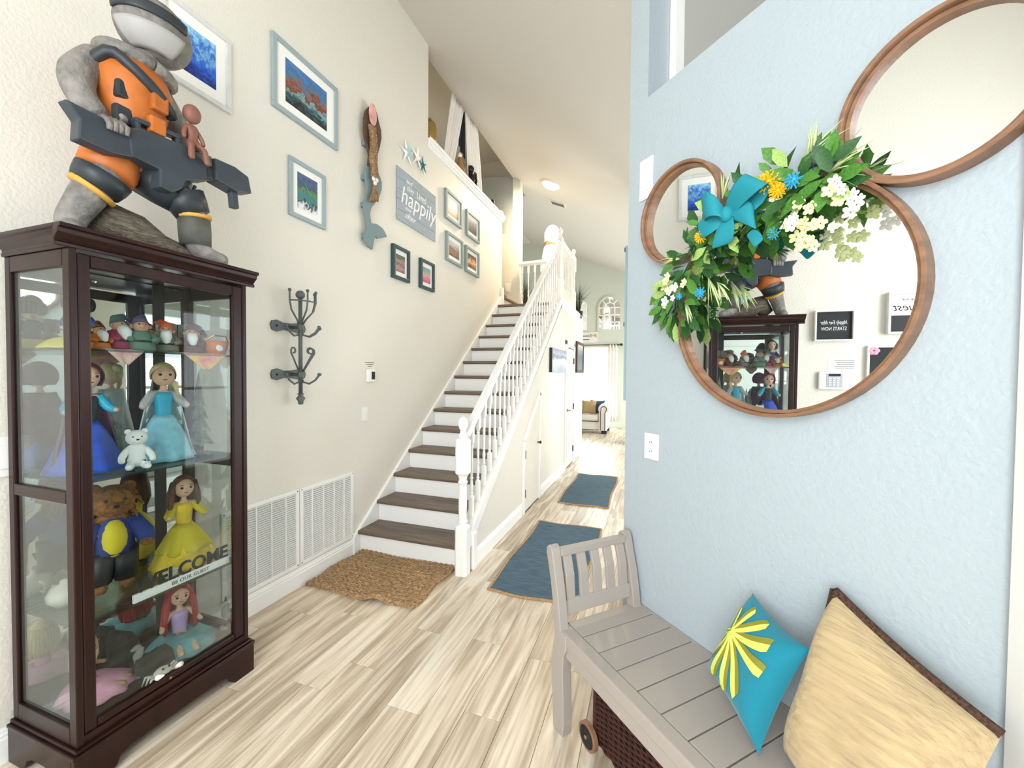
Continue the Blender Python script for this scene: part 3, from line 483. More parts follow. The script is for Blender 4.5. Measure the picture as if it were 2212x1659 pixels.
# wall coat rack
def hp(u, v, x): return onx(580+u/5.9286, 600+v/5.9286, x)
XP = .085
cr = root('coat_rack', hp(400, 620, 0), 'grey wrought iron wall coat rack with curled hooks', 'coat rack')
pt, pb = hp(402, 240, XP), hp(418, 1480, XP); yc = (pt.y+pb.y)/2
part('pole', MB().tube([(XP, yc, pt.z), (XP, yc, pb.z)], .0135, 12), 'metal_grey', cr, smooth=True); zb = pb.z
part('finial', MB().ball((XP, yc, hp(400, 218, XP).z), .031, 14, 10), 'metal_grey', cr, smooth=True)
part('finial', MB().lathe([(.02, zb), (.022, zb-.006), (.014, zb-.012), (.03, zb-.035), (.016, zb-.06), (.018, zb-.07), (.012, zb-.078)], (XP, yc, 0), 12), 'metal_grey', cr, smooth=True)
for vv in (632, 1238):
    z = hp(402, vv, XP).z
    b = MB().lathe([(.02, z-.018), (.02, z+.018)], (XP, yc, 0), 12); b.box(.004, XP, yc-.006, yc+.006, z-.012, z+.012); part('collar', b, 'metal_grey', cr)
    o = part('bracket', MB().prism([(-.17, 0), (-.16, .03), (-.12, .04), (-.07, .025), (.0, .027), (.07, .04), (.11, .028), (.12, 0), (.11, -.028), (.07, -.04), (0, -.027), (-.07, -.025), (-.12, -.04), (-.16, -.03)], (.0005, yc, z), YA, ZA, XA*.01), 'metal_grey', cr, bevel=.002)
    for q in (-.125, .085): part('screw', MB().ball((.012, yc+q, z), (.005, .008, .008), 8, 6), 'dark_bronze', o, smooth=True)
    for dy, dx in ((-1, .1), (.9, .45), (.35, 1)):
        n_ = V((dx, dy, 0)).normalized(); c0 = V((XP, yc, z-.01)); pth = [c0, c0+n_*.02-ZA*.045, c0+n_*.06-ZA*.055, c0+n_*.10-ZA*.03, c0+n_*.13+ZA*.01]
        o = part('hook', MB().tube(pth, .0065, 8), 'metal_grey', cr, smooth=True); part('ball_tip', MB().ball(pth[-1], .012, 8, 6), 'metal_grey', o, smooth=True)
z0 = hp(402, 610, XP).z; zt = hp(402, 300, XP).z; rt = .10; ang = [2.0, 3.3, 4.4, .3, 1.1]
for a in (-1.45, -.3, .55, 1.25):
    n_ = V((math.cos(a), math.sin(a), 0)); c0 = V((XP, yc, z0)); pth = [c0+n_*.012, c0+n_*.035+ZA*.04, c0+n_*.085+ZA*.10, c0+n_*rt+ZA*.16, c0+n_*rt+ZA*.23]
    o = part('upright', MB().tube(pth, .006, 8), 'metal_grey', cr, smooth=True); part('ball_tip', MB().ball(pth[-1], .0115, 8, 6), 'metal_grey', o, smooth=True)
part('ring', MB().tube([V((XP, yc, z0+.16))+V((math.cos(a), math.sin(a), 0))*rt for a in [-1.45+k*2.7/10 for k in range(11)]], .005, 6), 'metal_grey', cr, smooth=True)
z0 = hp(402, 1215, XP).z
for a in (-1.4, .15, 1.2):
    n_ = V((math.cos(a), math.sin(a), 0)); c0 = V((XP, yc, z0)); pth = [c0+n_*.012, c0+n_*.055+ZA*.07, c0+n_*.095+ZA*.135]
    for k in range(12): t = k/11; an = -.3+5.2*t; pth.append(c0+n_*(.095-.024+.026*math.cos(an)*(1-.45*t))+ZA*(.15+.026*math.sin(an)*(1-.45*t)))
    part('scroll', MB().tube(pth, .006, 7), 'metal_grey', cr, smooth=True)
# thermostat and its note, air grilles
P = onx(800, 811, .012); th = root('thermostat', (0, P.y, P.z), 'white thermostat with a dark screen on the cream wall', 'thermostat')
part('body', MB().box(.0005, .028, P.y-.048, P.y+.048, P.z-.058, P.z+.058), 'white_plastic', th, bevel=.006); part('screen', MB().box(.028, .0295, P.y-.002, P.y+.042, P.z-.036, P.z+.034), 'black', th)
P = onx(798, 788, .001); nt_ = root('wall_note', (0, P.y, P.z), 'clear printed label with three lines above the thermostat', 'label')
part('sheet', MB().box(.0004, .0012, P.y-.065, P.y+.065, P.z-.03, P.z+.03), 'wall_cream', nt_)
for k, (a, c) in enumerate(((-.06, .06), (-.05, .055), (-.025, .03))): part('text_line', MB().box(.0012, .0018, P.y+a, P.y+c, P.z+.017-k*.017, P.z+.022-k*.017), 'lettering_black', nt_)
def grille(y0, y1, z0, z1, label):
    r = root('air_grille', (0, (y0+y1)/2, z0), label, 'air vent', 'return air grilles'); w = .028
    for q in ((y0, y1, z0, z0+w), (y0, y1, z1-w, z1), (y0, y0+w, z0+w, z1-w), (y1-w, y1, z0+w, z1-w)): part('frame_side', MB().box(.0005, .012, *q), 'white_paint', r, bevel=.002)
    part('filter', MB().box(.0005, .0015, y0+w, y1-w, z0+w, z1-w), 'grille_dark', r)
    n = int((y1-y0)/.105); b = MB()
    for k in range(1, n): yy = y0+(y1-y0)*k/n; part('divider', MB().box(.002, .011, yy-.004, yy+.004, z0+w, z1-w), 'white_paint', r)
    m = 34
    for k in range(m):
        z = z0+w+(z1-z0-2*w)*(k+.5)/m; b.obox((.0065, (y0+y1)/2, z), YA*((y1-y0)/2-w), V((.0045, 0, -.0028)), V((.0006, 0, .0009)))
    part('louver_slats', b, 'white_paint', r, kind='stuff')
    for yy in (y0+.014, y1-.014):
        for zz in (z0+.014, z1-.014): part('screw', MB().ball((.012, yy, zz), (.002, .005, .005), 8, 4), 'dark_bronze', r)
_a, _b2, _c2 = onx(647.5, 1054.8, .01), onx(764, 1019, .01), onx(763, 1162.5, .01)
grille(_a.y+.004, _b2.y, _c2.z+.008, (_a.z+_b2.z)/2, 'white slatted return air grille next to the jute mat')
grille(_a.y-.004-(_b2.y-_a.y), _a.y-.006, _c2.z+.008, (_a.z+_b2.z)/2, 'white slatted return air grille partly hidden by the curio cabinet')
# items on the left wall seen only in the round mirror
r = framed_at('box_sign', .327, .625, 1.88, 2.155, .014, 'white_paint', 'chalk', 'white framed dark sign reading happily ever after starts now', (0, 0), None, .04, 'sign')
part('lettering', text_mb('Happily Ever After', .05, (.018, .476, 2.03), YA, ZA, .001, .3, width=.2), 'lettering_white', r); part('lettering', text_mb('STARTS NOW', .045, (.018, .476, 1.975), YA, ZA, .001, width=.19), 'lettering_white', r)
r = framed_at('box_sign', -.24, .10, 1.93, 2.29, .02, 'frame_silver', 'mat_board', 'grey framed white sign with a black lower half', (0, 0), None, .05, 'sign')
part('panel', MB().box(.02, .0215, -.22, .08, 1.95, 2.09), 'black', r); part('lettering', text_mb('Guest', .09, (.02, -.06, 2.13), YA, ZA, .001, .35), 'lettering_black', r); part('lettering', text_mb('be our', .035, (.02, -.05, 2.215), YA, ZA, .001), 'lettering_black', r)
r = framed_at('chalkboard', -.15, .23, 1.40, 1.835, .018, 'white_paint', 'chalk', 'white framed black board with a pink flower in its corner', (0, 0), None, .03, 'board')
for k in range(6): a = k*math.pi/3; part('petal', MB().ball((.025, .185+.025*math.cos(a), 1.79+.022*math.sin(a)), (.008, .022, .018), 8, 6), 'dress_pink', r, smooth=True)
kp = root('alarm_keypad', (0, .47, 1.445), 'white alarm keypad with grey buttons on the cream wall', 'keypad')
part('body', MB().box(.0005, .03, .355, .585, 1.445, 1.605), 'white_plastic', kp, bevel=.012); part('button_panel', MB().box(.03, .032, .405, .525, 1.465, 1.59), 'grey_panel', kp); part('screen', MB().box(.032, .033, .42, .51, 1.565, 1.585), 'screen', kp)
for i in range(3):
    for j in range(4): part('button', MB().box(.032, .035, .43+i*.03, .448+i*.03, 1.48+j*.02, 1.492+j*.02), 'white_plastic', kp)
nn = root('paper_note', (0, .39, 1.61), 'small white printed paper note above the alarm keypad', 'note'); part('sheet', MB().box(.0005, .0012, .285, .505, 1.612, 1.74), 'mat_board', nn)
for k in range(5): part('text_line', MB().box(.0012, .0018, .31, .46-.01*(k % 3), 1.70-k*.016, 1.704-k*.016), 'lettering_black', nn)
# things on the stair wall
r = root('canvas_picture', (1.07, 6.0, 1.59), 'unframed pale blue seascape canvas on the wall under the stairs', 'picture')
part('canvas', MB().box(1.0705, 1.11, 5.48, 6.46, 1.59, 1.93), 'art_seascape', r); part('edge', MB().box(1.0705, 1.111, 5.47, 5.48, 1.59, 1.93), 'black', r)
r = root('framed_picture', (1.07, 7.85, 1.6), 'tall walnut framed picture past the panelled door', 'picture')
for q in ((7.47, 8.23, 1.6, 1.65), (7.47, 8.23, 2.13, 2.18), (7.47, 7.52, 1.65, 2.13), (8.18, 8.23, 1.65, 2.13)): part('frame_side', MB().box(1.0705, 1.105, *q), 'walnut', r, bevel=.003)
part('print', MB().box(1.0705, 1.09, 7.52, 8.18, 1.65, 2.13), 'art_frame_dark', r)

# ================================================================ curio cabinet
CY0, CY1, CX0, CX1 = .865, 1.535, .022, .45
cab = root('curio_cabinet', (.24, 1.2, 0), 'tall dark mahogany curio cabinet with glass doors full of dolls', 'cabinet')
def bracket_base(y0, y1, x0, x1):
    # front and near-side aprons with bracket feet, far side plain
    w = y1-y0; out = lambda L: [(0, 0), (0, .14), (L, .14), (L, 0), (L-.10, 0), (L-.125, .02), (L-.135, .045), (L-.17, .06), (.17, .06), (.135, .045), (.125, .02), (.10, 0)]
    b = MB(); b.prism(out(w), (x1-.022, y0, 0), YA, ZA, XA*.022); part('front_apron', b, 'mahogany', cab, bevel=.003)
    for yy in (y0, y1-.022): part('side_apron', MB().prism(out(x1-.022-x0), (x0, yy, 0), XA, ZA, YA*.022), 'mahogany', cab, bevel=.003)
bracket_base(CY0-.016, CY1+.016, CX0, CX1+.018)
part('plinth', MB().box(CX0, CX1+.022, CY0-.02, CY1+.02, .14, .155).box(CX0, CX1+.012, CY0-.01, CY1+.01, .155, .168), 'mahogany', cab, bevel=.004)
part('floor_board', MB().box(CX0, CX1-.004, CY0+.004, CY1-.004, .168, .2), 'mahogany', cab)
part('cornice', MB().prism([(0, 0), (.012, 0), (.014, .012), (.006, .018), (.016, .03), (.03, .042), (.034, .058), (.046, .062), (.046, .075), (0, .075)], (CX1-.005, CY0-.04, 1.995), XA, ZA, YA*(CY1-CY0+.08)).box(CX0, CX1-.004, CY0-.006, CY1+.006, 1.995, 2.06), 'mahogany', cab, bevel=.002)
for yy, sg_ in ((CY0, -1), (CY1, 1)): part('cornice_side', MB().prism([(0, 0), (.012, 0), (.014, .012), (.006, .018), (.016, .03), (.03, .042), (.034, .058), (.046, .062), (.046, .075), (0, .075)], (CX0, yy-sg_*.005, 1.995), YA*sg_, ZA, XA*(CX1-CX0)), 'mahogany', cab, bevel=.002)
part('top_board', MB().box(CX0, CX1+.038, CY0-.038, CY1+.038, 2.062, 2.07), 'mahogany', cab)
for xa, xb, ya, yb in ((CX0, CX0+.038, CY0, CY0+.03), (CX1-.045, CX1, CY0, CY0+.022), (CX0, CX0+.038, CY1-.03, CY1), (CX1-.045, CX1, CY1-.022, CY1)):
    part('post', MB().box(xa, xb, ya, yb, .168, 2.0), 'mahogany', cab, bevel=.004)
for ya, yb in ((CY0, CY0+.02), (CY1-.02, CY1)):
    for za, zb in ((.168, .235), (1.068, 1.112), (1.935, 2.0)): part('side_rail', MB().box(CX0+.038, CX1-.045, ya, yb, za, zb), 'mahogany', cab, bevel=.003)
    for za, zb in ((.235, 1.068), (1.112, 1.935)): part('side_pane', MB().box(CX0+.038, CX1-.045, (ya+yb)/2-.002, (ya+yb)/2+.002, za, zb), 'glass', cab)
fd = MB(); fa, fb = CY0+.022, CY1-.022
for q in ((fa, fa+.038, .205, 1.985), (fb-.05, fb, .205, 1.985), (fa+.038, fb-.05, .205, .235), (fa+.038, fb-.05, 1.935, 1.985)): fd.box(CX1-.026, CX1-.002, *q)
dr = part('front_door', fd, 'mahogany', cab, bevel=.006); part('door_pane', MB().box(CX1-.018, CX1-.014, fa+.038, fb-.05, .235, 1.935), 'glass', dr); part('lock', MB().lathe([(.006, 0), (.006, .004)], M=Matrix.Rotation(math.pi/2, 4, 'Y').to_3x3(), c=(CX1, 1.17, .222)), 'brass', dr)
part('back_mirror', MB().box(CX0+.004, CX0+.008, CY0+.03, CY1-.03, .2, 1.99), 'mirror', cab); part('back_board', MB().box(CX0, CX0+.004, CY0+.01, CY1-.01, .168, 1.995), 'mahogany', cab)
part('reflection_strip', MB().box(CX0+.008, CX0+.012, 1.36, 1.41, .2, 1.99), 'black', cab)  # black strip laid on the back mirror, imitates a dark reflection
SH = [.205, .594, 1.140, 1.640]
for z in SH[1:]: part('shelf', MB().box(CX0+.012, CX1-.03, CY0+.024, CY1-.024, z-.008, z), 'glass_shelf', cab)
part('ceiling_lamp_disc', MB().lathe([(.035, 1.985), (.04, 1.993)], (.24, 1.2, 0), 16), 'chrome', cab)

# ---------------------------------------------------------------- dolls (plain play dolls)
def doll(pos, H, rz, label, skinm, hairm, style, bodice, skirt, sr, sit=False, sleeve=None, cape=None, name='doll', arms=((.3, -1), (.3, 1)), lean=0.0, overskirt=None, headt=0.0):
    r = root(name, pos, label, 'doll', None, rz)
    hip = H*.10 if sit else H*.42; ch = hip+H*.22; nk = ch+H*.105; hd = nk+H*.115; hr = H*.105; lx = lambda z: lean*(z-hip)
    P = [(lx(hip), 0, hip), (lx(ch), 0, ch), (lx(nk), 0, nk), (lx(hd)+.006, 0, hd-.02*H)]; ed = [(0, 1), (1, 2), (2, 3)]; rd = [H*.058, H*.062, H*.026, H*.03]
    for fx, sd in arms:
        k = len(P); P += [(lx(ch), sd*H*.085, ch+H*.045), (lx(ch)+fx*H*.10, sd*H*.15, ch-H*.06), (lx(ch)+fx*H*.32, sd*H*.175, ch-H*.13+.16*fx*H), (lx(ch)+fx*H*.38, sd*H*.18, ch-H*.15+.2*fx*H)]
        ed += [(1, k), (k, k+1), (k+1, k+2), (k+2, k+3)]; rd += [H*.034, H*.028, H*.023, H*.02]
    if not sit:
        for sd in (-1, 1): k = len(P); P += [(0, sd*H*.05, hip-H*.06), (0, sd*H*.05, H*.05), (.03*H, sd*H*.05, H*.02)]; ed += [(0, k), (k, k+1), (k+1, k+2)]; rd += [H*.045, H*.03, H*.025]
    else:
        for sd in (-1, 1): k = len(P); P += [(H*.1, sd*H*.05, hip), (H*.40, sd*H*.07, H*.045)]; ed += [(0, k), (k, k+1)]; rd += [H*.045, H*.03]
    part('body', skin_body(P, ed, rd, 1), skinm, r, smooth=True, local=True)
    hc = V((lx(hd)+.004, 0, hd+.01*H)); b = MB().ball(hc, (hr*.95, hr*.88, hr*1.1), 18, 12); b.ball(hc+V((hr*.93, 0, -hr*.15)), (hr*.1, hr*.1, hr*.12), 6, 5); hdp = part('head', b, skinm, r, smooth=True, local=True)
    for sd in (-1, 1):
        part('eye', MB().ball(hc+V((hr*.84, sd*hr*.36, hr*.03)), (hr*.10, hr*.15, hr*.13), 8, 6), 'hair_black', hdp, smooth=True, local=True)
        part('eyebrow', MB().obox(hc+V((hr*.84, sd*hr*.38, hr*.30)), (hr*.05, 0, 0), (0, hr*.17, 0), (0, 0, hr*.025)), hairm if hairm != 'hair_blonde' else 'cushion_tan', hdp, local=True)
    part('mouth', MB().ball(hc+V((hr*.84, 0, -hr*.47)), (hr*.06, hr*.2, hr*.06), 8, 5), 'red', hdp, smooth=True, local=True)
    b = MB()
    def cap(u, v):   # hair shell: open at the face
        a = 2*math.pi*u; e = math.pi*.5*v*1.25; face = max(0, math.cos(a)); e = min(e, math.pi*.5*(1.25-.75*face)); q = 1.1
        return hc+V((hr*.95*q*math.sin(e)*math.cos(a)-hr*.06, hr*.95*q*math.sin(e)*math.sin(a), hr*1.14*q*math.cos(e)))
    b.grid(cap, 20, 7, closeu=True)
    if style in ('long', 'wild'):
        wk = 1.6 if style == 'wild' else 1.0
        for k in range(22 if style == 'wild' else 16):
            a = math.pi*(.38+1.24*(k+.5)/(22 if style == 'wild' else 16)); d_ = V((math.cos(a), math.sin(a), 0)); t0 = hc+d_*hr*.9+ZA*hr*.2; L_ = H*.30*rnd(.85, 1.15)*wk
            b.tube([t0+ZA*hr*.3, t0-ZA*L_*.35+d_*hr*.22*wk, t0-ZA*L_*.7+d_*hr*.3*wk+V((0, rnd(-.1, .1)*hr, 0)), t0-ZA*L_+d_*hr*.2*wk], [hr*.22, hr*.3, hr*.27, hr*.08], 6)
    if style == 'bun': b.ball(hc+V((-hr*.75, 0, hr*.55)), (hr*.5, hr*.55, hr*.5), 10, 8); b.tube([hc+V((-hr*.6, hr*.3, -.3*hr)), hc+V((-hr*.1, hr*.95, -hr*.9)), hc+V((hr*.3, hr*1.05, -hr*2.0))], [hr*.3, hr*.28, hr*.1], 8)
    if style == 'bob':
        for k in range(14): a = math.pi*(.35+1.3*(k+.5)/14); d_ = V((math.cos(a), math.sin(a), 0)); b.ball(hc+d_*hr*.95-ZA*hr*.3, (hr*.4, hr*.4, hr*.75), 7, 6)
    part('hair', b, hairm, r, smooth=True, local=True)
    bz = [(H*.072, hip), (H*.062, hip+H*.05), (H*.075, ch-H*.02), (H*.078, ch+H*.03), (H*.06, ch+H*.055)]
    part('bodice', MB().lathe(bz, (lx(ch)*.6, 0, 0), 16, ax=(.95, 1.08)), bodice, r, smooth=True, local=True)
    if sleeve:
        for fx, sd in arms: part('sleeve', MB().tube([(lx(ch), sd*H*.08, ch+H*.045), (lx(ch)+fx*H*.10, sd*H*.15, ch-H*.06), (lx(ch)+fx*H*.30, sd*H*.172, ch-H*.13+.15*fx*H)], [H*.045, H*.04, H*.032], 10), sleeve, r, smooth=True, local=True)
    def skf(rad, amp, n_, z1_, z0_):
        def f(u, v):
            a = 2*math.pi*u; q = H*.07+(rad-H*.07)*(v**.75 if not sit else v**.6); q *= 1+amp*v*math.sin(a*n_)+amp*.5*v*math.sin(a*(n_+3)+1)
            z = z1_+(z0_-z1_)*(v**1.0 if not sit else v**1.6); cx = (H*.10*v if sit else 0); return V((q*math.cos(a)+cx, q*math.sin(a), z+(amp*.02*v*math.cos(a*n_) if sit else 0)))
        return f
    part('skirt', MB().grid(skf(sr, .06, 9, hip+H*.04, .004), 48, 10, closeu=True), skirt, r, smooth=True, solid=.002, local=True)
    if overskirt: part('overskirt', MB().grid(skf(sr*.82, .1, 7, hip+H*.05, hip*.45), 42, 6, closeu=True), overskirt, r, smooth=True, solid=.002, local=True)
    if cape:
        def cp(u, v): a = math.pi*(.42+1.16*u); q = H*(.10+.11*v)*(1+.05*math.sin(14*u)); return V((q*math.cos(a)+lx(ch), q*math.sin(a)*1.1, ch+H*.07-(ch+H*.05)*v*.92))
        part('cape', MB().grid(cp, 24, 8), cape, r, smooth=True, solid=.003, local=True)
        if style == 'hood':
            def hd_(u, v): a = math.pi*(.30+1.40*u); e = math.pi*.68*v+.08; return hc+V((hr*1.3*math.sin(e)*math.cos(a)-hr*.15, hr*1.2*math.sin(e)*math.sin(a), hr*1.35*math.cos(e)))
            part('hood', MB().grid(hd_, 18, 8), cape, r, smooth=True, solid=.003, local=True)
    return r
doll((.23, 1.285, SH[2]), .46, -.35, 'blonde doll in a long ice blue dress with sheer sleeves', 'skin', 'hair_blonde', 'bun', 'bodice_cyan', 'dress_blue', .115, sleeve='sheer', cape='sheer')
doll((.20, 1.02, SH[2]), .45, -.05, 'doll in a plum hooded cape, black bodice and royal blue skirt', 'skin', 'hair_red', 'hood', 'black', 'dress_royal', .12, sleeve='bodice_cyan', cape='cape_plum')
doll((.22, 1.375, SH[1]), .45, -.3, 'brown haired doll in a ruffled yellow ball gown', 'skin', 'hair_brown', 'long', 'dress_yellow', 'dress_yellow', .13, overskirt='vest_gold', arms=((.55, -1), (.25, 1)), sleeve='vest_gold')
doll((.205, 1.36, SH[0]), .44, -.35, 'seated red haired doll with a lilac top and teal tulle skirt', 'skin', 'hair_red', 'wild', 'lilac', 'tulle_teal', .14, sit=True)
doll((.19, 1.01, SH[0]), .36, .75, 'seated blonde doll in a shiny pink dress', 'skin_tan', 'hair_blonde', 'long', 'dress_pink', 'dress_pink', .12, sit=True)
doll((.20, 1.0, SH[3]), .36, 0, 'black haired doll in a navy bodice and yellow skirt beside the gnomes', 'skin', 'hair_black', 'bob', 'navy', 'skirt_yellow', .12, sit=True, sleeve='coat_blue')
# ---------------------------------------------------------------- plush animals
def plush(pos, H, rz, label, fur, coat=None, vest=None, trousers=None, stand=False, mane=False):
    r = root('plush_bear', pos, label, 'plush toy', None, rz); z0 = H*.32 if stand else H*.05
    P = [(0, 0, z0+H*.12), (0, 0, z0+H*.30), (0, 0, z0+H*.42), (.02*H, 0, z0+H*.53)]; ed = [(0, 1), (1, 2), (2, 3)]; rd = [H*.14, H*.14, H*.07, H*.09]
    for sd in (-1, 1): k = len(P); P += [(0, sd*H*.13, z0+H*.34), (H*.08, sd*H*.22, z0+H*.2), (H*.15, sd*H*.22, z0+H*.1)]; ed += [(1, k), (k, k+1), (k+1, k+2)]; rd += [H*.07, H*.06, H*.05]
    for sd in (-1, 1):
        k = len(P)
        P += [(0, sd*H*.08, z0+H*.04), (0, sd*H*.09, H*.1), (H*.09, sd*H*.1, H*.05)] if stand else [(H*.06, sd*H*.08, z0+H*.06), (H*.22, sd*H*.13, H*.07), (H*.3, sd*H*.14, H*.1)]
        ed += [(0, k), (k, k+1), (k+1, k+2)]; rd += [H*.08, H*.065, H*.06]
    part('body', skin_body(P, ed, rd, 2), fur, r, smooth=True, local=True); hc = V((.03*H, 0, z0+H*.56)); hr = H*.15
    b = MB().ball(hc, (hr, hr*1.1, hr), 16, 10); b.ball(hc+V((hr*.75, 0, -hr*.25)), (hr*.5, hr*.5, hr*.38), 10, 8)
    for sd in (-1, 1): b.ball(hc+V((-hr*.1, sd*hr*.8, hr*.8)), (hr*.22, hr*.36, hr*.36), 8, 6)
    h_ = part('head', b, fur, r, smooth=True, local=True)
    for sd in (-1, 1): part('eye', MB().ball(hc+V((hr*.82, sd*hr*.4, hr*.2)), hr*.12, 8, 6), 'black', h_, smooth=True, local=True)
    part('nose', MB().ball(hc+V((hr*1.2, 0, -hr*.12)), (hr*.12, hr*.17, hr*.12), 8, 6), 'black', h_, smooth=True, local=True)
    if mane:
        b = MB()
        for k in range(90):
            a = rnd(0, 6.283); e = rnd(.1, 2.4); d_ = V((-abs(math.cos(a))*.8 if math.cos(a) > .2 else math.cos(a), math.sin(a), math.cos(e))).normalized(); t0 = hc+d_*hr*.8; b.tube([t0, t0+d_*hr*.45-ZA*hr*.2, t0+d_*hr*.6-ZA*hr*.65], [hr*.14, hr*.12, hr*.03], 4)
        part('mane', b, fur, r, smooth=True, local=True)
    if coat: part('coat', MB().lathe([(H*.165, z0+H*.08), (H*.16, z0+H*.2), (H*.155, z0+H*.32), (H*.1, z0+H*.41)], (-H*.02, 0, 0), 16), coat, r, smooth=True, local=True)
    if coat:
        for sd in (-1, 1): part('sleeve', MB().tube([(0, sd*H*.12, z0+H*.35), (H*.08, sd*H*.22, z0+H*.21), (H*.12, sd*H*.22, z0+H*.15)], [H*.085, H*.075, H*.068], 10), coat, r, smooth=True, local=True)
    if vest: part('vest', MB().ball((H*.06, 0, z0+H*.22), (H*.13, H*.1, H*.18), 12, 8), vest, r, smooth=True, local=True)
    if trousers:
        for sd in (-1, 1): part('trouser_leg', MB().tube([(0, sd*H*.07, z0+H*.1), (0, sd*H*.085, H*.22), (0, sd*H*.09, H*.12)], [H*.12, H*.1, H*.085], 10), trousers, r, smooth=True, local=True)
    return r
plush((.22, 1.09, SH[1]), .46, -.3, 'shaggy brown plush bear in a blue coat and gold vest', 'plush_brown', 'coat_blue', 'vest_gold', 'black', True, True)
plush((.345, 1.115, SH[2]), .22, -.4, 'small white plush bear seated at the feet of the blonde doll', 'plush_white')
# ---------------------------------------------------------------- gnomes, book, pail, cloths on the top shelf
def gnome(px, x, rz, robe, capm, label, h=.125, capdir=.3, beard=True, lie=False):
    p = onx(px[0], px[1], x); r = root('gnome_figurine', (x, p.y, SH[3]), label, 'figurine', 'gnome figurines', rz)
    part('robe', MB().lathe([(h*.30, 0), (h*.33, h*.1), (h*.28, h*.3), (h*.2, h*.5), (h*.1, h*.6)], n=14), robe, r, smooth=True, local=True); part('belt', MB().lathe([(h*.295, h*.24), (h*.3, h*.28), (h*.285, h*.3)], n=14), 'black', r, local=True)
    for sd in (-1, 1): part('arm', MB().tube([(0, sd*h*.2, h*.48), (h*.12, sd*h*.32, h*.34), (h*.25, sd*h*.2, h*.3)], [h*.09, h*.09, h*.06], 8), robe, r, smooth=True, local=True)
    b = MB().ball((h*.03, 0, h*.68), (h*.17, h*.17, h*.16), 12, 8); b.ball((h*.21, 0, h*.68), h*.055, 8, 6)
    for sd in (-1, 1): b.ball((0, sd*h*.19, h*.68), (h*.03, h*.05, h*.06), 6, 5)
    hd_ = part('head', b, 'skin_tan', r, smooth=True, local=True)
    for sd in (-1, 1): part('eye', MB().ball((h*.18, sd*h*.07, h*.74), h*.02, 6, 5), 'black', hd_, local=True)
    if beard: part('beard', MB().tube([(h*.12, 0, h*.64), (h*.2, 0, h*.5), (h*.24, 0, h*.33), (h*.25, 0, h*.24)], [h*.13, h*.15, h*.10, h*.02], 10), 'plush_white', r, smooth=True, local=True)
    part('cap', MB().tube([(0, 0, h*.76), (-h*.03, 0, h*.86), (-h*.12, capdir*h*.3, h*.96), (-h*.24, capdir*h*.7, h*.94)], [h*.185, h*.15, h*.09, h*.03], 12), capm, r, smooth=True, local=True)
    return r
gnome((255, 700), .33, .3, 'gnome_magenta', 'gnome_teal', 'gnome figurine in magenta with a dark teal cap', .15, .8)
gnome((304, 710), .36, -.3, 'gnome_green', 'gnome_purple', 'beardless gnome figurine in a green tunic with a purple cap', .155, .2, False)
gnome((322, 710), .24, -.2, 'gnome_grey', 'gnome_brown', 'gnome figurine in grey behind the green tunic gnome', .13, .2)
gnome((358, 715), .33, -.5, 'gnome_grey', 'carrot', 'white bearded gnome figurine in grey with a rust cap', .145, -.4)
gnome((413, 720), .32, -.4, 'gnome_brown', 'gnome_brown', 'gnome figurine in a brown robe with a brown cap', .145, .3)
gnome((436, 720), .22, -.3, 'red', 'gnome_brown', 'gnome figurine in red behind the orange pail', .13, .2)
gnome((213, 715), .36, .2, 'orange', 'gnome_brown', 'small gnome figurine in an orange tunic beside the yellow skirted doll', .11, .2)
def at_shelf(u, v, x, z): p = onx(u, v, x); return V((x, p.y, z))
P = at_shelf(378, 700, .13, SH[3]); r = root('stone_book', P, 'grey stone storybook standing open behind the gnomes', 'book')
for sd in (-1, 1): part('page', MB().prism([(0, 0), (.10, 0), (.105, .15), (.08, .165), (.05, .16), (0, .155)], P+V((0, sd*.002, 0)), V((.25, sd*.97, 0)), ZA, XA*.02), 'stone_grey', r, bevel=.004)
P = at_shelf(466, 740, .35, SH[3]); r = root('pail', P, 'small orange pail with a white emblem on the top shelf', 'pail')
part('body', MB().lathe([(.04, 0), (.05, .035), (.056, .07), (.05, .07), (.045, .02), (.03, .008)], P, 18), 'orange', r, smooth=True); part('emblem', MB().ball(P+V((.046, -.012, .035)), (.006, .02, .018), 10, 6), 'white_plastic', r, smooth=True); part('handle', MB().tube([P+V((.01, -.055, .07)), P+V((.03, -.03, .095)), P+V((.03, .03, .095)), P+V((.01, .055, .07))], .004, 6), 'brass', r)
def hang_cloth(u0, u1, v, drop, m, label):
    a = at_shelf(u0, v, .417, SH[3]); c = at_shelf(u1, v, .417, SH[3]); w = c.y-a.y; P = (a+c)/2
    def f(s_, t): 
        e = w*(s_-.5)*(1-.85*max(0, t-.35)/.65); 
        return V((.417+.002*math.sin(9*s_)-.1*max(0, (.35-t)/.35), P.y+e, SH[3]+.003-drop*max(0, t-.35)/.65+.001*math.sin(12*s_)))
    return single('shelf_cloth', MB().grid(f, 12, 10), m, (.417, P.y, SH[3]-drop), label, 'cloth', 'cloths hanging over the top shelf', solid=.0015, smooth=True)
mat('cloth_check', 'F3D35A', .8, vary=(30, .2), col2='E77FA2'); mat('cloth_cream', 'E8D9C2', .8, vary=(30, .2), col2='D89AA0')
hang_cloth(395, 492, 770, .075, 'cloth_check', 'yellow and pink patterned cloth hanging over the top glass shelf'); hang_cloth(226, 314, 762, .06, 'cloth_cream', 'cream and pink cloth hanging over the top glass shelf')
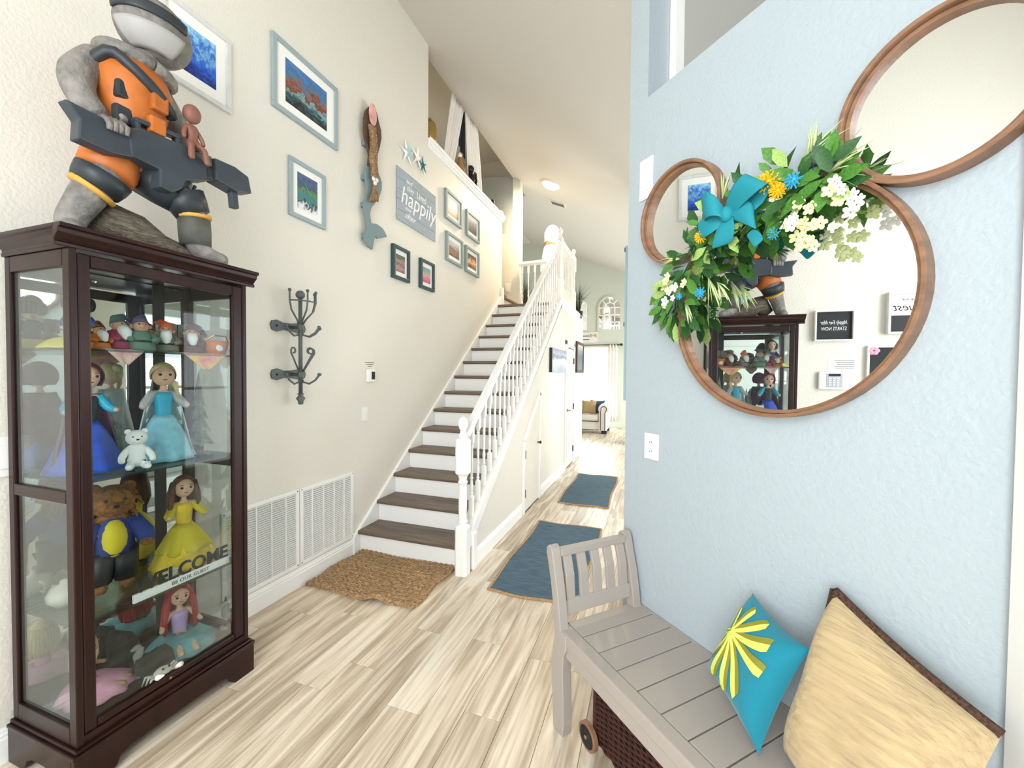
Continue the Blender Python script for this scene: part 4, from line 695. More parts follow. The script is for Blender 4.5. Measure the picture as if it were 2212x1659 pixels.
# ---------------------------------------------------------------- frosted pines and small pieces
def pine(u, x, z, h, label):
    p = onx(u, 900, x); c = V((x, p.y, z)); r = root('frosted_pine', c, label, 'model tree', 'frosted model pines')
    part('trunk', MB().lathe([(h*.05, 0), (h*.04, h*.15)], c, 8), 'gnome_brown', r)
    for k in range(5):
        zb = h*(.1+.17*k); rr = h*.17*(1-k*.18); b = MB(); n = 14
        vs = [c+V((math.cos(2*math.pi*j/n)*rr*(1 if j % 2 else .78), math.sin(2*math.pi*j/n)*rr*(1 if j % 2 else .78), zb-(.03*h if j % 2 else 0))) for j in range(n)]+[c+V((0, 0, zb+h*.28)), c+V((0, 0, zb+.02*h))]
        b.add(vs, [(j, (j+1) % n, n) for j in range(n)]+[((j+1) % n, j, n+1) for j in range(n)]); part('bough', b, 'pine_frost', r)
pine(430, .14, SH[2], .40, 'tall frosted model pine behind the blonde doll'); pine(372, .1, SH[2], .40, 'frosted model pine close to the cabinet mirror'); pine(263, .15, SH[2], .27, 'short frosted model pine beside the hooded doll'); pine(236, .1, SH[2], .29, 'frosted model pine behind the hooded doll')
# welcome sign on the front of the third shelf
WX = .40; a = onx(318, 1265, WX); c = onx(480, 1195, WX); zb = SH[1]+.001
r = root('welcome_sign', (WX, (a.y+c.y)/2, zb), 'black cut out WELCOME sign on a white strip in the cabinet', 'sign')
y0_, y1_ = onx(285, 1280, WX).y, onx(492, 1200, WX).y
part('strip', MB().box(WX, WX+.012, y0_, y1_, zb, zb+.035), 'white_plastic', r, bevel=.001); part('lettering', text_mb('BE OUR GUEST', .022, (WX+.0122, (y0_+y1_)/2+.02, zb+.010), YA, ZA, .001, width=.16), 'lettering_black', r); part('lettering', text_mb('WELCOME', .085, (WX+.003, (y0_+y1_)/2, zb+.034), YA, ZA, .006, bold=.0018, width=(y1_-y0_)*.98), 'lettering_black', r)
P = at_shelf(130, 1290, .14, SH[1]); P.y = .97; r = root('teapot', P, 'white china teapot at the side of the cabinet', 'teapot'); part('body', MB().lathe([(.03, 0), (.05, .02), (.055, .045), (.04, .075), (.015, .085), (.012, .1), (.004, .105)], P, 16), 'ceramic', r, smooth=True); part('spout', MB().tube([P+V((.045, 0, .035)), P+V((.075, -.01, .055)), P+V((.09, -.012, .085))], [.014, .01, .007], 8), 'ceramic', r, smooth=True); part('handle', MB().tube([P+V((-.045, 0, .065)), P+V((-.08, 0, .06)), P+V((-.08, 0, .025)), P+V((-.048, 0, .025))], .006, 8), 'ceramic', r, smooth=True)
P = V((.33, 1.25, SH[1])); r = root('cup', P, 'small white china cup behind the welcome sign', 'cup'); part('body', MB().lathe([(.015, 0), (.025, .02), (.028, .045), (.024, .045), (.02, .01)], P, 14), 'ceramic', r, smooth=True); part('handle', MB().tube([P+V((.02, -.02, .035)), P+V((.03, -.035, .03)), P+V((.02, -.022, .012))], .003, 6), 'ceramic', r, smooth=True)
def rock(c, s_, label):
    b = MB().ball(c, s_, 14, 9); b.v = [V(c)+(p-V(c))*(1+.22*math.sin(p.x*70+p.z*45)+.15*math.sin(p.y*83)) for p in b.v]; b.v = [V((p.x, p.y, max(p.z, SH[0]))) for p in b.v]
    single('model_rock', b, 'rock_dark', (c[0], c[1], SH[0]), label, 'rock', 'dark model rocks')
rock((.30, 1.19, SH[0]+.03), (.06, .07, .05), 'dark model rock between the two seated dolls'); rock((.11, 1.17, SH[0]+.06), (.055, .05, .09), 'tall dark model rock at the cabinet mirror')
def crab(c, label):
    c = V(c); r = root('crab_figurine', c, label, 'figurine'); part('shell', MB().ball(c+ZA*.028, (.03, .036, .022), 12, 8), 'ceramic', r, smooth=True)
    for sd in (-1, 1):
        for k in range(3): part('leg', MB().tube([c+V((-.015+.015*k, sd*.03, .025)), c+V((-.02+.02*k, sd*.055, .035)), c+V((-.022+.022*k, sd*.068, .003))], [.006, .005, .002], 6), 'ceramic', r, smooth=True)
        o = part('claw', MB().tube([c+V((.02, sd*.025, .03)), c+V((.045, sd*.045, .045)), c+V((.06, sd*.03, .05))], [.007, .012, .003], 8), 'ceramic', r, smooth=True); part('eye', MB().ball(c+V((.022, sd*.012, .054)), .005, 6, 5), 'black', r, smooth=True)
crab(tuple(at_shelf(352, 1440, .40, SH[0])), 'pale crab figurine in front of the teal tulle skirt')
def seahorse(c, label):
    c = V(c); r = root('seahorse_figurine', c, label, 'figurine', 'seahorse figurines'); pth = [c+V((0, .0, .012)), c+V((0, .022, .02)), c+V((0, .02, .045)), c+V((0, 0, .065)), c+V((0, -.004, .09)), c+V((0, .006, .115)), c+V((.0, -.004, .13)), c+V((.0, -.03, .125))]
    part('body', MB().tube(pth, [.006, .009, .013, .019, .018, .012, .014, .005], 10), 'stone_grey', r, smooth=True); part('fin', MB().prism([(0, 0), (.02, .012), (.022, .03), (0, .04)], c+V((-.002, .014, .05)), YA, ZA, XA*.004), 'stone_grey', r); part('crest', MB().lathe([(.008, .135), (.005, .15), (.001, .165)], c, 8), 'rock_dark', r); part('base', MB().lathe([(.03, 0), (.024, .01)], c, 12), 'stone_grey', r)
seahorse(at_shelf(488, 1350, .30, SH[0]), 'grey seahorse figurine beside the red haired doll'); seahorse(at_shelf(300, 1395, .28, SH[0]), 'grey seahorse figurine by the dark model rock')

# ---------------------------------------------------------------- statue: plain striding armoured figure (generic stand-in)
ZT = 2.07
sta = root('armoured_statue', (.27, 1.2, ZT), 'grey striding statue in an orange vest holding a long dark prop on the cabinet', 'statue')
PV = V((.27, 1.15, 2.47))
pts = [(.27, 1.14, 2.46), (.27, 1.145, 2.60), (.28, 1.155, 2.76), (.285, 1.175, 2.87), (.295, 1.205, 2.97)]
ed = [(0, 1), (1, 2), (2, 3), (3, 4)]; rd = [.088, .092, .118, .05, .06]
def chain(start, P, R_):
    k = len(pts)
    for p in P: pts.append(p)
    ed.append((start, k)); ed.extend((k+i, k+i+1) for i in range(len(P)-1)); rd.extend(R_)
chain(2, [(.25, 1.03, 2.81), (.28, .965, 2.70), (.31, .965, 2.62), (.37, 1.0, 2.53)], [.068, .062, .052, .044])
chain(2, [(.25, 1.27, 2.81), (.24, 1.35, 2.72), (.28, 1.39, 2.64), (.32, 1.39, 2.58)], [.068, .056, .046, .04])
chain(0, [(.27, 1.07, 2.43), (.31, 1.03, 2.33), (.28, .99, 2.24), (.25, .955, 2.14), (.28, .95, 2.10), (.34, .93, 2.092)], [.085, .075, .06, .05, .045, .03])
chain(0, [(.29, 1.21, 2.42), (.36, 1.31, 2.35), (.37, 1.335, 2.27), (.37, 1.345, 2.16), (.39, 1.37, 2.11), (.43, 1.46, 2.095)], [.085, .07, .056, .052, .048, .03])
part('body', skin_body(pts, ed, rd, 2), 'statue_grey', sta, smooth=True)
hc = V((.30, 1.225, 3.06)); b = MB().ball(hc, (.12, .142, .13), 22, 14)
b.v = [p+V((.0, 0, 0)) for p in b.v]; hd_ = part('helmet', b, 'statue_grey', sta, smooth=True)
fdir = V((.80, -.60, -.12)).normalized(); fsd = fdir.cross(ZA).normalized()
def vis(u, v): a = (u-.5)*2.1; e = .10-.30*v; d_ = (fdir*math.cos(a)+fsd*math.sin(a)); return hc+V((d_.x*.128, d_.y*.149, 0))*math.cos(e)+ZA*(.137*math.sin(e)+.028)
part('visor', MB().grid(vis, 18, 4), 'statue_dark', hd_, smooth=True, solid=.008)
def jaw(u, v): a = (u-.5)*2.0; e = -.32-.75*v; d_ = (fdir*math.cos(a)+fsd*math.sin(a)); return hc+V((d_.x*.131, d_.y*.151, 0))*math.cos(e)+ZA*(.142*math.sin(e)+.01)
part('jaw_guard', MB().grid(jaw, 16, 6), 'statue_pale', hd_, smooth=True, solid=.01)
part('crest', MB().tube([hc+V((.057, -.046, .114)), hc+V((0, 0, .142)), hc+V((-.08, .057, .102))], [.012, .018, .012], 8), 'statue_dark', hd_, smooth=True)
def ring_tube(c0, c1, r0, r1, name, m, lab=None, flat=1.0): part(name, MB().tube([c0, V(c0).lerp(V(c1), .5), c1], [r0, (r0+r1)/2*1.03, r1], 16, flat=flat), m, sta, smooth=True, label=lab)
part('vest', MB().lathe([(.098, 2.52), (.108, 2.60), (.128, 2.70), (.138, 2.78), (.12, 2.84), (.075, 2.87)], (.275, 1.15, 0), 22, ax=(.98, 1.0)), 'statue_orange', sta, smooth=True, label='orange armoured vest')
part('collar', MB().tube([V((.28, 1.17, 2.875))+V((.10*math.cos(a), .115*math.sin(a), -.02*math.cos(a-.6))) for a in [2*math.pi*k/20 for k in range(21)]], .03, 10), 'statue_grey', sta, smooth=True)
part('shoulder_strap', MB().tube([V((.275, 1.15, 0))+V((.133*math.cos(a), .14*math.sin(a), 2.84-.20*abs(math.sin((a+.9)/2)))) for a in [-2.4+k*.2 for k in range(17)]], .022, 8), 'statue_dark', sta, smooth=True)
part('belt', MB().lathe([(.105, 2.47), (.112, 2.50), (.108, 2.54)], (.27, 1.145, 0), 20), 'statue_dark', sta, smooth=True)
for k, (dy, z) in enumerate(((-.07, 2.70), (-.075, 2.60), (.02, 2.60), (.03, 2.70))): part('pouch', MB().obox((.275+math.cos(dy*8-.3)*.128, 1.15+dy, z), (.018, 0, 0), (0, .03, 0), (0, 0, .035)), 'statue_dark' if k < 2 else 'statue_orange', sta, bevel=.008)
ring_tube((.275, 1.09, 2.45), (.308, 1.035, 2.34), .098, .088, 'trouser_leg', 'statue_orange'); ring_tube((.285, 1.20, 2.43), (.35, 1.295, 2.36), .098, .084, 'trouser_leg', 'statue_dark')
ring_tube((.312, 1.035, 2.345), (.295, 1.012, 2.285), .092, .078, 'knee_pad', 'statue_dark'); ring_tube((.355, 1.30, 2.37), (.37, 1.335, 2.29), .086, .07, 'knee_pad', 'statue_dark')
ring_tube((.294, 1.01, 2.283), (.288, 1.002, 2.268), .079, .075, 'band', 'statue_yellow'); ring_tube((.371, 1.336, 2.287), (.371, 1.338, 2.272), .071, .068, 'band', 'statue_yellow')
ring_tube((.371, 1.338, 2.27), (.37, 1.345, 2.15), .064, .062, 'boot', 'statue_boot')
b = MB()
lg = [V((.20, 1.03, 2.12)), V((.21, 1.10, 2.20)), V((.23, 1.18, 2.17)), V((.27, 1.26, 2.13)), V((.31, 1.34, 2.11)), V((.34, 1.40, 2.085))]
part('log', MB().tube(lg, [.045, .09, .085, .055, .04, .015], 12), 'statue_log', sta, smooth=True)
g0 = V((.395, .90, 2.475)); gd = V((.0, .985, .10)).normalized(); gu = V((0, -.10, .985)).normalized(); gx = V((1, 0, 0))
def gbox(a0, a1, h0, h1, w, name, m='statue_gun', par=sta, bev=.006): return part(name, MB().obox(g0+gd*(a0+a1)/2+gu*(h0+h1)/2, gd*(a1-a0)/2, gx*w/2, gu*(h1-h0)/2), m, par, bevel=bev)
part('prop_stock', MB().prism([(-.02, .055), (.14, .03), (.2, .02), (.2, -.07), (.1, -.085), (.0, -.07), (.012, 0)], g0-gx*.03, gd, gu, gx*.06), 'statue_gun', sta, bevel=.006)
part('prop_body', MB().prism([(.16, .03), (.20, .055), (.37, .055), (.42, .03), (.46, .01), (.46, -.07), (.36, -.10), (.34, -.14), (.30, -.17), (.25, -.16), (.26, -.09), (.16, -.07)], g0-gx*.035, gd, gu, gx*.07), 'statue_gun', sta, bevel=.006)
gbox(.20, .22, .05, .085, .035, 'prop_carry_handle'); gbox(.35, .37, .05, .085, .035, 'prop_carry_handle'); gbox(.20, .37, .08, .10, .04, 'prop_carry_handle')
gbox(.44, .52, -.05, .005, .05, 'prop_barrel', 'statue_dark'); part('prop_barrel', MB().prism([(.50, .05), (.60, .045), (.67, .02), (.68, -.06), (.60, -.075), (.50, -.05)], g0-gx*.04, gd, gu, gx*.08), 'statue_gun', sta, bevel=.006)
gbox(.585, .62, -.15, -.07, .035, 'prop_grip'); part('prop_trigger_guard', MB().tube([g0+gd*.36-gu*.10, g0+gd*.40-gu*.135, g0+gd*.42-gu*.10], .008, 6), 'statue_dark', sta)
for px_, c0, n_ in (('left', V((.395, 1.02, 2.525)), -1), ('right', V((.36, 1.385, 2.575)), 1)):
    for k in range(4): q = c0+gd*(.018*k-.027); part('finger', MB().tube([q+V((-.03, 0, .015)), q+V((.01, 0, .012)), q+V((.042, 0, -.012)), q+V((.040, 0, -.04))], [.012, .013, .012, .009], 8), 'statue_grey', sta, smooth=True)
    q = c0+gd*.045*-n_; part('thumb', MB().tube([q+V((-.02, 0, .02)), q+V((.015, .012*n_, .035)), q+V((.035, .03*n_, .03))], [.013, .012, .009], 8), 'statue_grey', sta, smooth=True)
mk = g0+gd*.42+gu*.04; r = root('wooden_manikin', mk, 'small plain reddish wood manikin perched on the dark prop of the statue', 'figurine')
P = [mk+V((0, 0, .055)), mk+V((0, 0, .105)), mk+V((0, 0, .14))]; e_ = [(0, 1), (1, 2)]; q_ = [.022, .026, .014]
for sd in (-1, 1):
    k = len(P); P += [mk+V((0, sd*.022, .115)), mk+V((.012, sd*.04, .08)), mk+V((.02, sd*.042, .05))]; e_ += [(1, k), (k, k+1), (k+1, k+2)]; q_ += [.012, .010, .009]
    k = len(P); P += [mk+V((.02, sd*.015, .04)), mk+V((.045, sd*.03, .02)), mk+V((.052, sd*.034, -.035)), mk+V((.065, sd*.034, -.042))]; e_ += [(0, k), (k, k+1), (k+1, k+2), (k+2, k+3)]; q_ += [.015, .013, .014, .013]
part('body', skin_body(P, e_, q_, 1), 'manikin_wood', r, smooth=True); part('head', MB().ball(mk+V((.005, 0, .18)), (.034, .036, .042), 14, 10), 'manikin_wood', r, smooth=True)

# ================================================================ blue wall: round mirrors
def ring(s0, z0, R, label):
    c = B(s0, 0.0005, z0); r = root('round_mirror', c, label, 'mirror', 'round wooden framed mirrors'); n = 72
    def rev(prof, closed=True):
        b = MB(); k = len(prof)
        vs = [c+WV*math.cos(2*math.pi*j/n)*q+ZA*math.sin(2*math.pi*j/n)*q+NV*d for j in range(n) for q, d in prof]
        b.add(vs, [(j*k+i, j*k+(i+1) % k, ((j+1) % n)*k+(i+1) % k, ((j+1) % n)*k+i) for j in range(n) for i in range(k)]); return b
    part('frame', rev([(R-.012, 0), (R, 0), (R, .048), (R-.002, .05), (R-.010, .05), (R-.012, .048)]), 'mirror_wood', r)
    part('inner_frame', rev([(R-.024, .0), (R-.0135, 0), (R-.0135, .032), (R-.024, .030)]), 'mirror_wood', r)
    b = MB(); b.add([c+NV*.014]+[c+WV*math.cos(2*math.pi*j/n)*(R-.024)+ZA*math.sin(2*math.pi*j/n)*(R-.024)+NV*.014 for j in range(n)], [(0, 1+j, 1+(j+1) % n) for j in range(n)]); part('mirror_glass', b, 'mirror', r)
    return r
ring(.748, 1.812, .393, 'large round wooden framed mirror on the blue wall')
ring(.345, 2.245, .208, 'small round wooden framed mirror next to the switch plate on the blue wall')
ring(1.142, 2.263, .208, 'small round wooden framed mirror up by the end of the blue wall')

# ---------------------------------------------------------------- flower swag
swc = B(.6, .055, 2.05)
sw = root('flower_swag', swc, 'artificial flower swag with a turquoise bow draped over the round mirrors', 'flower swag')
def bp(u, v, d): s_, z = bwl(u, v, d); return B(s_, d, z)
lb = MB(); lb.add([(0, 0, 0), (.3, .19, .05), (.3, 0, 0), (.3, -.19, .05), (.65, .2, .04), (.65, 0, -.02), (.65, -.2, .04), (1, 0, -.08)], [(0, 2, 1), (0, 3, 2), (1, 2, 5, 4), (2, 3, 6, 5), (4, 5, 7), (5, 6, 7)])
leafs = {m: lb.mesh('leaf', m, smooth=True) for m in ('leaf_green', 'leaf_dark', 'leaf_light')}
INV = RM[sw.name]
def orient(P, dirv, nrm, sc):
    x = dirv.normalized(); z = (nrm-x*nrm.dot(x)).normalized(); y = z.cross(x); M = Matrix((x, y, z)).transposed().to_4x4(); M.translation = P
    return INV @ M @ Matrix.Diagonal((sc, sc, sc, 1))
def leaf(P, dirv, nrm, sc, m):
    o = bpy.data.objects.new('leaf', leafs[m]); COL.objects.link(o); o.parent = sw; o.matrix_local = orient(P, dirv, nrm, sc)
spine = [(1460, 685), (1462, 650), (1468, 610), (1490, 570), (1520, 530), (1565, 500), (1620, 478), (1670, 450), (1720, 415), (1765, 395), (1800, 395)]
part('stem', MB().tube([bp(u, v, .06) for u, v in spine], .006, 6), 'leaf_dark', sw)
def along(t): i = min(int(t*(len(spine)-1)), len(spine)-2); k = t*(len(spine)-1)-i; return (spine[i][0]*(1-k)+spine[i+1][0]*k, spine[i][1]*(1-k)+spine[i+1][1]*k)
for i in range(230):
    t = random.random(); u, v = along(t); w = 34+40*math.exp(-((t-.66)/.25)**2); a = rnd(0, 6.283); q = math.sqrt(random.random())
    if t > .38 and math.sin(a) > 0: w *= .55
    P = bp(u+math.cos(a)*w*q*.9, v+math.sin(a)*w*q-8+30*max(0, .3-t), rnd(.055, .13)-.03*q); out = V((0, 0, 0))+WV*(math.cos(a)+rnd(-.5, .5))-ZA*(math.sin(a)+rnd(-.5, .5))+NV*rnd(.0, .6)
    if t < .25: out += -ZA*.8
    m = random.choices(['leaf_green', 'leaf_dark', 'leaf_light'], [6, 4, 1] if t > .3 else [4, 3, 3])[0]; leaf(P, out, NV+WV*rnd(-.5, .5)+ZA*rnd(-.5, .5), rnd(.055, .1), m)
def sprig(name, P0, dirv, n, L, m, wd=.0035, droop=.4):
    b = MB()
    for k in range(n):
        d_ = (dirv+WV*rnd(-.45, .45)+ZA*rnd(-.45, .45)+NV*rnd(-.1, .35)).normalized(); l = L*rnd(.6, 1.1); b.tube([P0, P0+d_*l*.5, P0+d_*l-ZA*droop*l*.4], [wd, wd*1.6, wd*.2], 4, flat=.35)
    part(name, b, m, sw, smooth=True)
for u, v, du, dv, L in ((1740, 350, .6, 1, .13), (1755, 345, .3, 1, .12), (1790, 375, 1, .3, .12), (1470, 560, -1, .2, .10), (1455, 640, -.4, -1, .13), (1480, 650, .4, -1, .12), (1530, 600, .5, -1, .12), (1560, 430, .2, 1, .12), (1800, 385, 1, -.3, .10), (1550, 610, .7, -.8, .1)):
    sprig('grass_sprig', bp(u, v, .08), WV*du+ZA*dv, 7, L, 'grass_pale')
for u, v in ((1700, 470), (1660, 490), (1490, 545), (1540, 545), (1600, 520), (1500, 530)): sprig('fern_sprig', bp(u, v, .11), WV*rnd(-1, 1)-ZA*.6+NV*.5, 12, .06, 'leaf_dark' if rnd(0, 1) > .5 else 'leaf_green', .003, .1)
def blossom(P, sc, m):
    b = MB()
    for k in range(5):
        a = 2*math.pi*k/5+rnd(-.2, .2); d_ = WV*math.cos(a)+ZA*math.sin(a)+NV*.25; c0 = P+d_*sc*.5; M = Matrix((d_.normalized(), NV.cross(d_).normalized(), NV)).transposed(); b.ball(c0, (sc*.5, sc*.36, sc*.14), 7, 5, M=M)
    part('blossom', b, m, sw, smooth=True)
for cx, cy, n, rw, rh, m in ((1795, 398, 4, 28, 20, 'petal_white'), (1800, 425, 4, 22, 18, 'petal_cream'), (1852, 440, 5, 24, 22, 'petal_white'), (1745, 462, 9, 35, 26, 'petal_cream'), (1725, 500, 8, 30, 28, 'petal_cream'), (1735, 520, 5, 25, 16, 'petal_cream'), (1460, 610, 7, 24, 20, 'petal_cream'), (1450, 640, 5, 16, 20, 'petal_white'), (1705, 480, 3, 12, 12, 'petal_white')):
    for k in range(n): blossom(bp(cx+rnd(-rw, rw), cy+rnd(-rh, rh), rnd(.09, .14)), rnd(.014, .024), m)
def pompom(u, v, sc, m, n=70):
    P = bp(u, v, .135); b = MB().ball(P, sc*.55, 8, 6)
    for k in range(n):
        z = 1-2*(k+.5)/n; a = k*2.39996; q = math.sqrt(1-z*z); d_ = WV*q*math.cos(a)+ZA*q*math.sin(a)+NV*z
        if d_.dot(NV) > -.3: b.tube([P+d_*sc*.4, P+d_*sc], [sc*.12, sc*.07], 4)
    part('flower', b, m, sw)
pompom(1662, 394, .037, 'flower_yellow'); pompom(1681, 413, .026, 'flower_yellow'); pompom(1514, 512, .024, 'flower_yellow'); pompom(1714, 390, .026, 'flower_blue', 40); pompom(1513, 632, .022, 'flower_blue', 40); pompom(1672, 505, .02, 'flower_blue', 40); pompom(1468, 640, .015, 'flower_blue', 30)
b = MB(); P = bp(1752, 365, .09); e = bp(1806, 345, .09)
for k in range(40): t = k/39; a = k*2.4; c0 = P.lerp(e, t); d_ = WV*math.cos(a)*.3+ZA*math.sin(a)+NV*math.cos(a); b.tube([c0, c0+d_*.018*(1-.5*t)], [.004, .002], 4)
part('lavender_spike', b, 'lavender', sw)
for u, v, L in ((1458, 665, 40), (1500, 655, 30)):
    b = MB()
    for k in range(26): t = k/25; c0 = bp(u+4*math.sin(k), v+L*t, .07); a = k*2.4; b.tube([c0, c0+WV*math.cos(a)*.012+NV*math.sin(a)*.012-ZA*.006], [.004, .0015], 4)
    part('trailing_sprig', b, 'leaf_dark', sw)
# bow
def ribbon(pp, w0, wdir, name='ribbon_loop'):
    b = MB(); k = len(pp); vs = []
    for i, p in enumerate(pp): ww = w0[i] if isinstance(w0, list) else w0; wd_ = wdir[i] if isinstance(wdir, list) else wdir; vs += [p-wd_*ww/2, p-wd_*ww*.17+NV*ww*.06, p+wd_*ww*.17, p+wd_*ww/2]
    b.add(vs, [(i*4+j, i*4+j+1, i*4+5+j, i*4+4+j) for i in range(k-1) for j in range(3)]); return b
bow = part('bow', MB().ball(bp(1570, 463, .15), (.024, .024, .028), 12, 8), 'ribbon', sw, smooth=True)
def loop(pix, ds, w0, a): 
    wd_ = (WV*math.cos(a)+ZA*math.sin(a)); o = part('ribbon_loop', ribbon([bp(u, v, d) for (u, v), d in zip(pix, ds)], w0, wd_), 'ribbon', bow, smooth=True, solid=.002, sub=1)
loop([(1572, 462), (1592, 425), (1618, 395), (1638, 380), (1640, 400), (1625, 430), (1600, 455), (1575, 465)], [.14, .17, .19, .17, .14, .13, .14, .15], [.045, .085, .105, .10, .10, .10, .08, .04], 2.45)
loop([(1568, 462), (1545, 440), (1525, 440), (1515, 452), (1525, 462), (1545, 470), (1568, 466)], [.15, .19, .19, .16, .13, .13, .14], [.045, .085, .10, .095, .085, .08, .04], 1.75)
def tail(pix, w0, a): part('ribbon_tail', ribbon([bp(u, v, .14+.02*math.sin(i)) for i, (u, v) in enumerate(pix)], w0, WV*math.cos(a)+ZA*math.sin(a)), 'ribbon', bow, smooth=True, solid=.002, sub=1)
tail([(1570, 465), (1566, 490), (1562, 515), (1558, 533)], [.04, .075, .085, .085], .05); tail([(1568, 465), (1545, 478), (1525, 490), (1508, 500)], [.035, .065, .075, .07], 1.85); tail([(1575, 462), (1600, 458), (1622, 462), (1632, 468)], [.035, .085, .10, .10], 1.75); tail([(1618, 500), (1632, 512), (1640, 528)], [.03, .04, .04], .6)

# ================================================================ bench
bn = root('bench', B(.62, .24, 0), 'greige painted wooden bench with a scrolled slatted arm against the blue wall', 'bench')
def bpart(name, b, bev=.004, **k): return part(name, b, 'bench_paint', bn, bevel=bev, **k)
prof = [(.038, .785), (.026, .772), (.024, .752), (.036, .72), (.062, .64), (.082, .55), (.094, .47), (.100, .41), (.088, .36), (.076, .29), (.078, .22), (.088, .11), (.096, 0), (.168, 0), (.178, .05), (.174, .18), (.166, .28), (.170, .35), (.188, .385), (.188, .448), (.145, .452), (.136, .52), (.118, .61), (.092, .70), (.078, .755), (.068, .78), (.052, .79)]
leg = [p for p in prof if p[1] < .46]
for d0, d1 in ((.43, .475), (.015, .06)): bpart('arm_post', MB().prism(prof, B(0, d0, 0), WV, ZA, NV*(d1-d0)))
for d0, d1 in ((.43, .475), (.015, .06)): bpart('leg', MB().prism([(1.36-a, c) for a, c in leg][::-1], B(0, d0, 0), WV, ZA, NV*(d1-d0)))
bpart('arm_rail', MB().obox(B(.066, .245, .757), WV*.017, NV*.185, ZA*.017)); bpart('arm_rail', MB().prism([(.092, .552), (.104, .497), (.128, .497), (.116, .557)], B(0, .06, 0), WV, ZA, NV*.37))
sl = MB().prism([(.058, .745), (.086, .66), (.098, .552), (.114, .552), (.104, .66), (.075, .75)], B(0, 0, 0), WV, ZA, NV*.045)
for k in range(5): o = part('arm_slat', sl, 'bench_paint', bn, bevel=.003); o.location = NV*(.071+k*.0755)
bpart('seat_frame', MB().prism([(.105, .41), (1.265, .41), (1.265, .468), (.105, .468)], B(0, 0, .40), WV, NV, ZA*.052), .006); bpart('seat_rail', MB().prism([(.105, .0015), (1.265, .0015), (1.265, .015), (.105, .015)], B(0, 0, .40), WV, NV, ZA*.052))
bpart('apron', MB().prism([(.17, .44), (1.26, .44), (1.26, .462), (.17, .462)], B(0, 0, .345), WV, NV, ZA*.055)); bpart('seat_support', MB().prism([(.105, .015), (1.265, .015), (1.265, .41), (.105, .41)], B(0, 0, .42), WV, NV, ZA*.014))
gs = [.105]+[.222+.1077*k for k in range(10)]; gs = [g for g in gs if g < 1.2]+[1.265]
for a, c in zip(gs[:-1], gs[1:]): bpart('seat_slat', MB().prism([(a+.003, .0155), (c-.003, .0155), (c-.003, .4095), (a+.003, .4095)], B(0, 0, .434), WV, NV, ZA*.018), .0015)
# ---------------------------------------------------------------- wicker basket on wheels under the bench
bk = root('wicker_basket', B(.6, .22, 0), 'dark brown wicker trolley basket with wooden wheels under the bench', 'basket')
part('body', MB().prism([(.275, .06), (.98, .06), (.98, .375), (.275, .375)], B(0, 0, .04), WV, NV, ZA*.285), 'wicker', bk)
b = MB()
for k in range(26):
    z = .045+k*.0108
    for face in ('f', 'l', 'r'):
        pp = []
        n = 48 if face == 'f' else 20
        for i in range(n+1):
            t = i/n; q = .004*math.sin(i*math.pi/1.0*.5+k*math.pi)
            pp.append(B(.275+.705*t, .379+q, z) if face == 'f' else (B(.271+q, .06+.315*t, z) if face == 'l' else B(.984+q, .06+.315*t, z)))
        b.tube(pp, .0062, 4, caps=False)
part('weave', b, 'wicker', bk, smooth=True, kind='stuff')
part('rim', MB().tube([B(.27, .38, .325), B(.985, .38, .325), B(.985, .055, .325), B(.27, .055, .325), B(.27, .38, .325)], .012, 8), 'wicker', bk)
for s_ in (.275, .98): part('corner_post', MB().tube([B(s_, .38, .02), B(s_, .38, .325)], .011, 8), 'wicker', bk)
for s_ in (.262, .95):
    for d_ in (.405, .03):
        M = Matrix((WV, ZA, NV)).transposed(); c0 = B(s_, d_, .057); w_ = part('wheel', MB().lathe([(.044, -.011), (.055, -.009), (.055, .009), (.044, .011)], c0, 28, M=M), 'mirror_wood', bk); part('hub_disc', MB().lathe([(.0435, -.008), (.0435, .0112)], c0, 24, M=M), 'black', w_); part('axle_cap', MB().lathe([(.008, -.014), (.008, .016)], c0, 12, M=M), 'chrome', w_)
# ---------------------------------------------------------------- cushions
def pillow(name, c, puff, m, label, rz=0.0, pinch=.10):
    """c: bottom-left, bottom-right, top-right, top-left corners"""
    c = [V(p) for p in c]; nrm = (c[1]-c[0]).cross(c[3]-c[0]).normalized()
    if nrm.dot(CAM-c[0]) < 0: nrm = -nrm
    def surf(u, v, side):
        a, b_ = 2*u-1, 2*v-1; a2 = a*(1-pinch*(1-b_*b_)); b2 = b_*(1-pinch*(1-a*a)); uu, vv = (a2+1)/2, (b2+1)/2
        p = c[0]*(1-uu)*(1-vv)+c[1]*uu*(1-vv)+c[2]*uu*vv+c[3]*(1-uu)*vv
        t = puff*(max(0, 1-a**4)*max(0, 1-b_**4))**.55; t *= 1+.05*math.sin(9*u+2*v)*(1-b_*b_)+.04*math.sin(11*v)
        return p+nrm*side*t
    cen = (c[0]+c[1])/2; r = root(name, cen, label, 'cushion', None, rz); b = MB(); n = 22
    b.grid(lambda u, v: surf(u, v, 1), n, n); b.grid(lambda u, v: surf(1-u, v, -.55), n, n); part('cover', b, m, r, smooth=True)
    return r, surf, nrm
r, sf, nr = pillow('cushion', [B(.645, .185, .53), B(.890, .275, .460), B(.950, .145, .772), B(.715, .05, .80)], .06, 'teal_cloth', 'turquoise cushion with a yellow green palm leaf print on the bench')
def printed(poly, m, off):
    b = MB(); vs = [sf(min(.97, max(.03, u)), min(.97, max(.03, v)), 1)+nr*off for u, v in poly]; n = len(vs)//2
    b.add(vs, [(2*i, 2*i+1, 2*i+3, 2*i+2) for i in range(n-1)]); part('leaf_print', b, m, r, smooth=True)
base = (.17, .60)
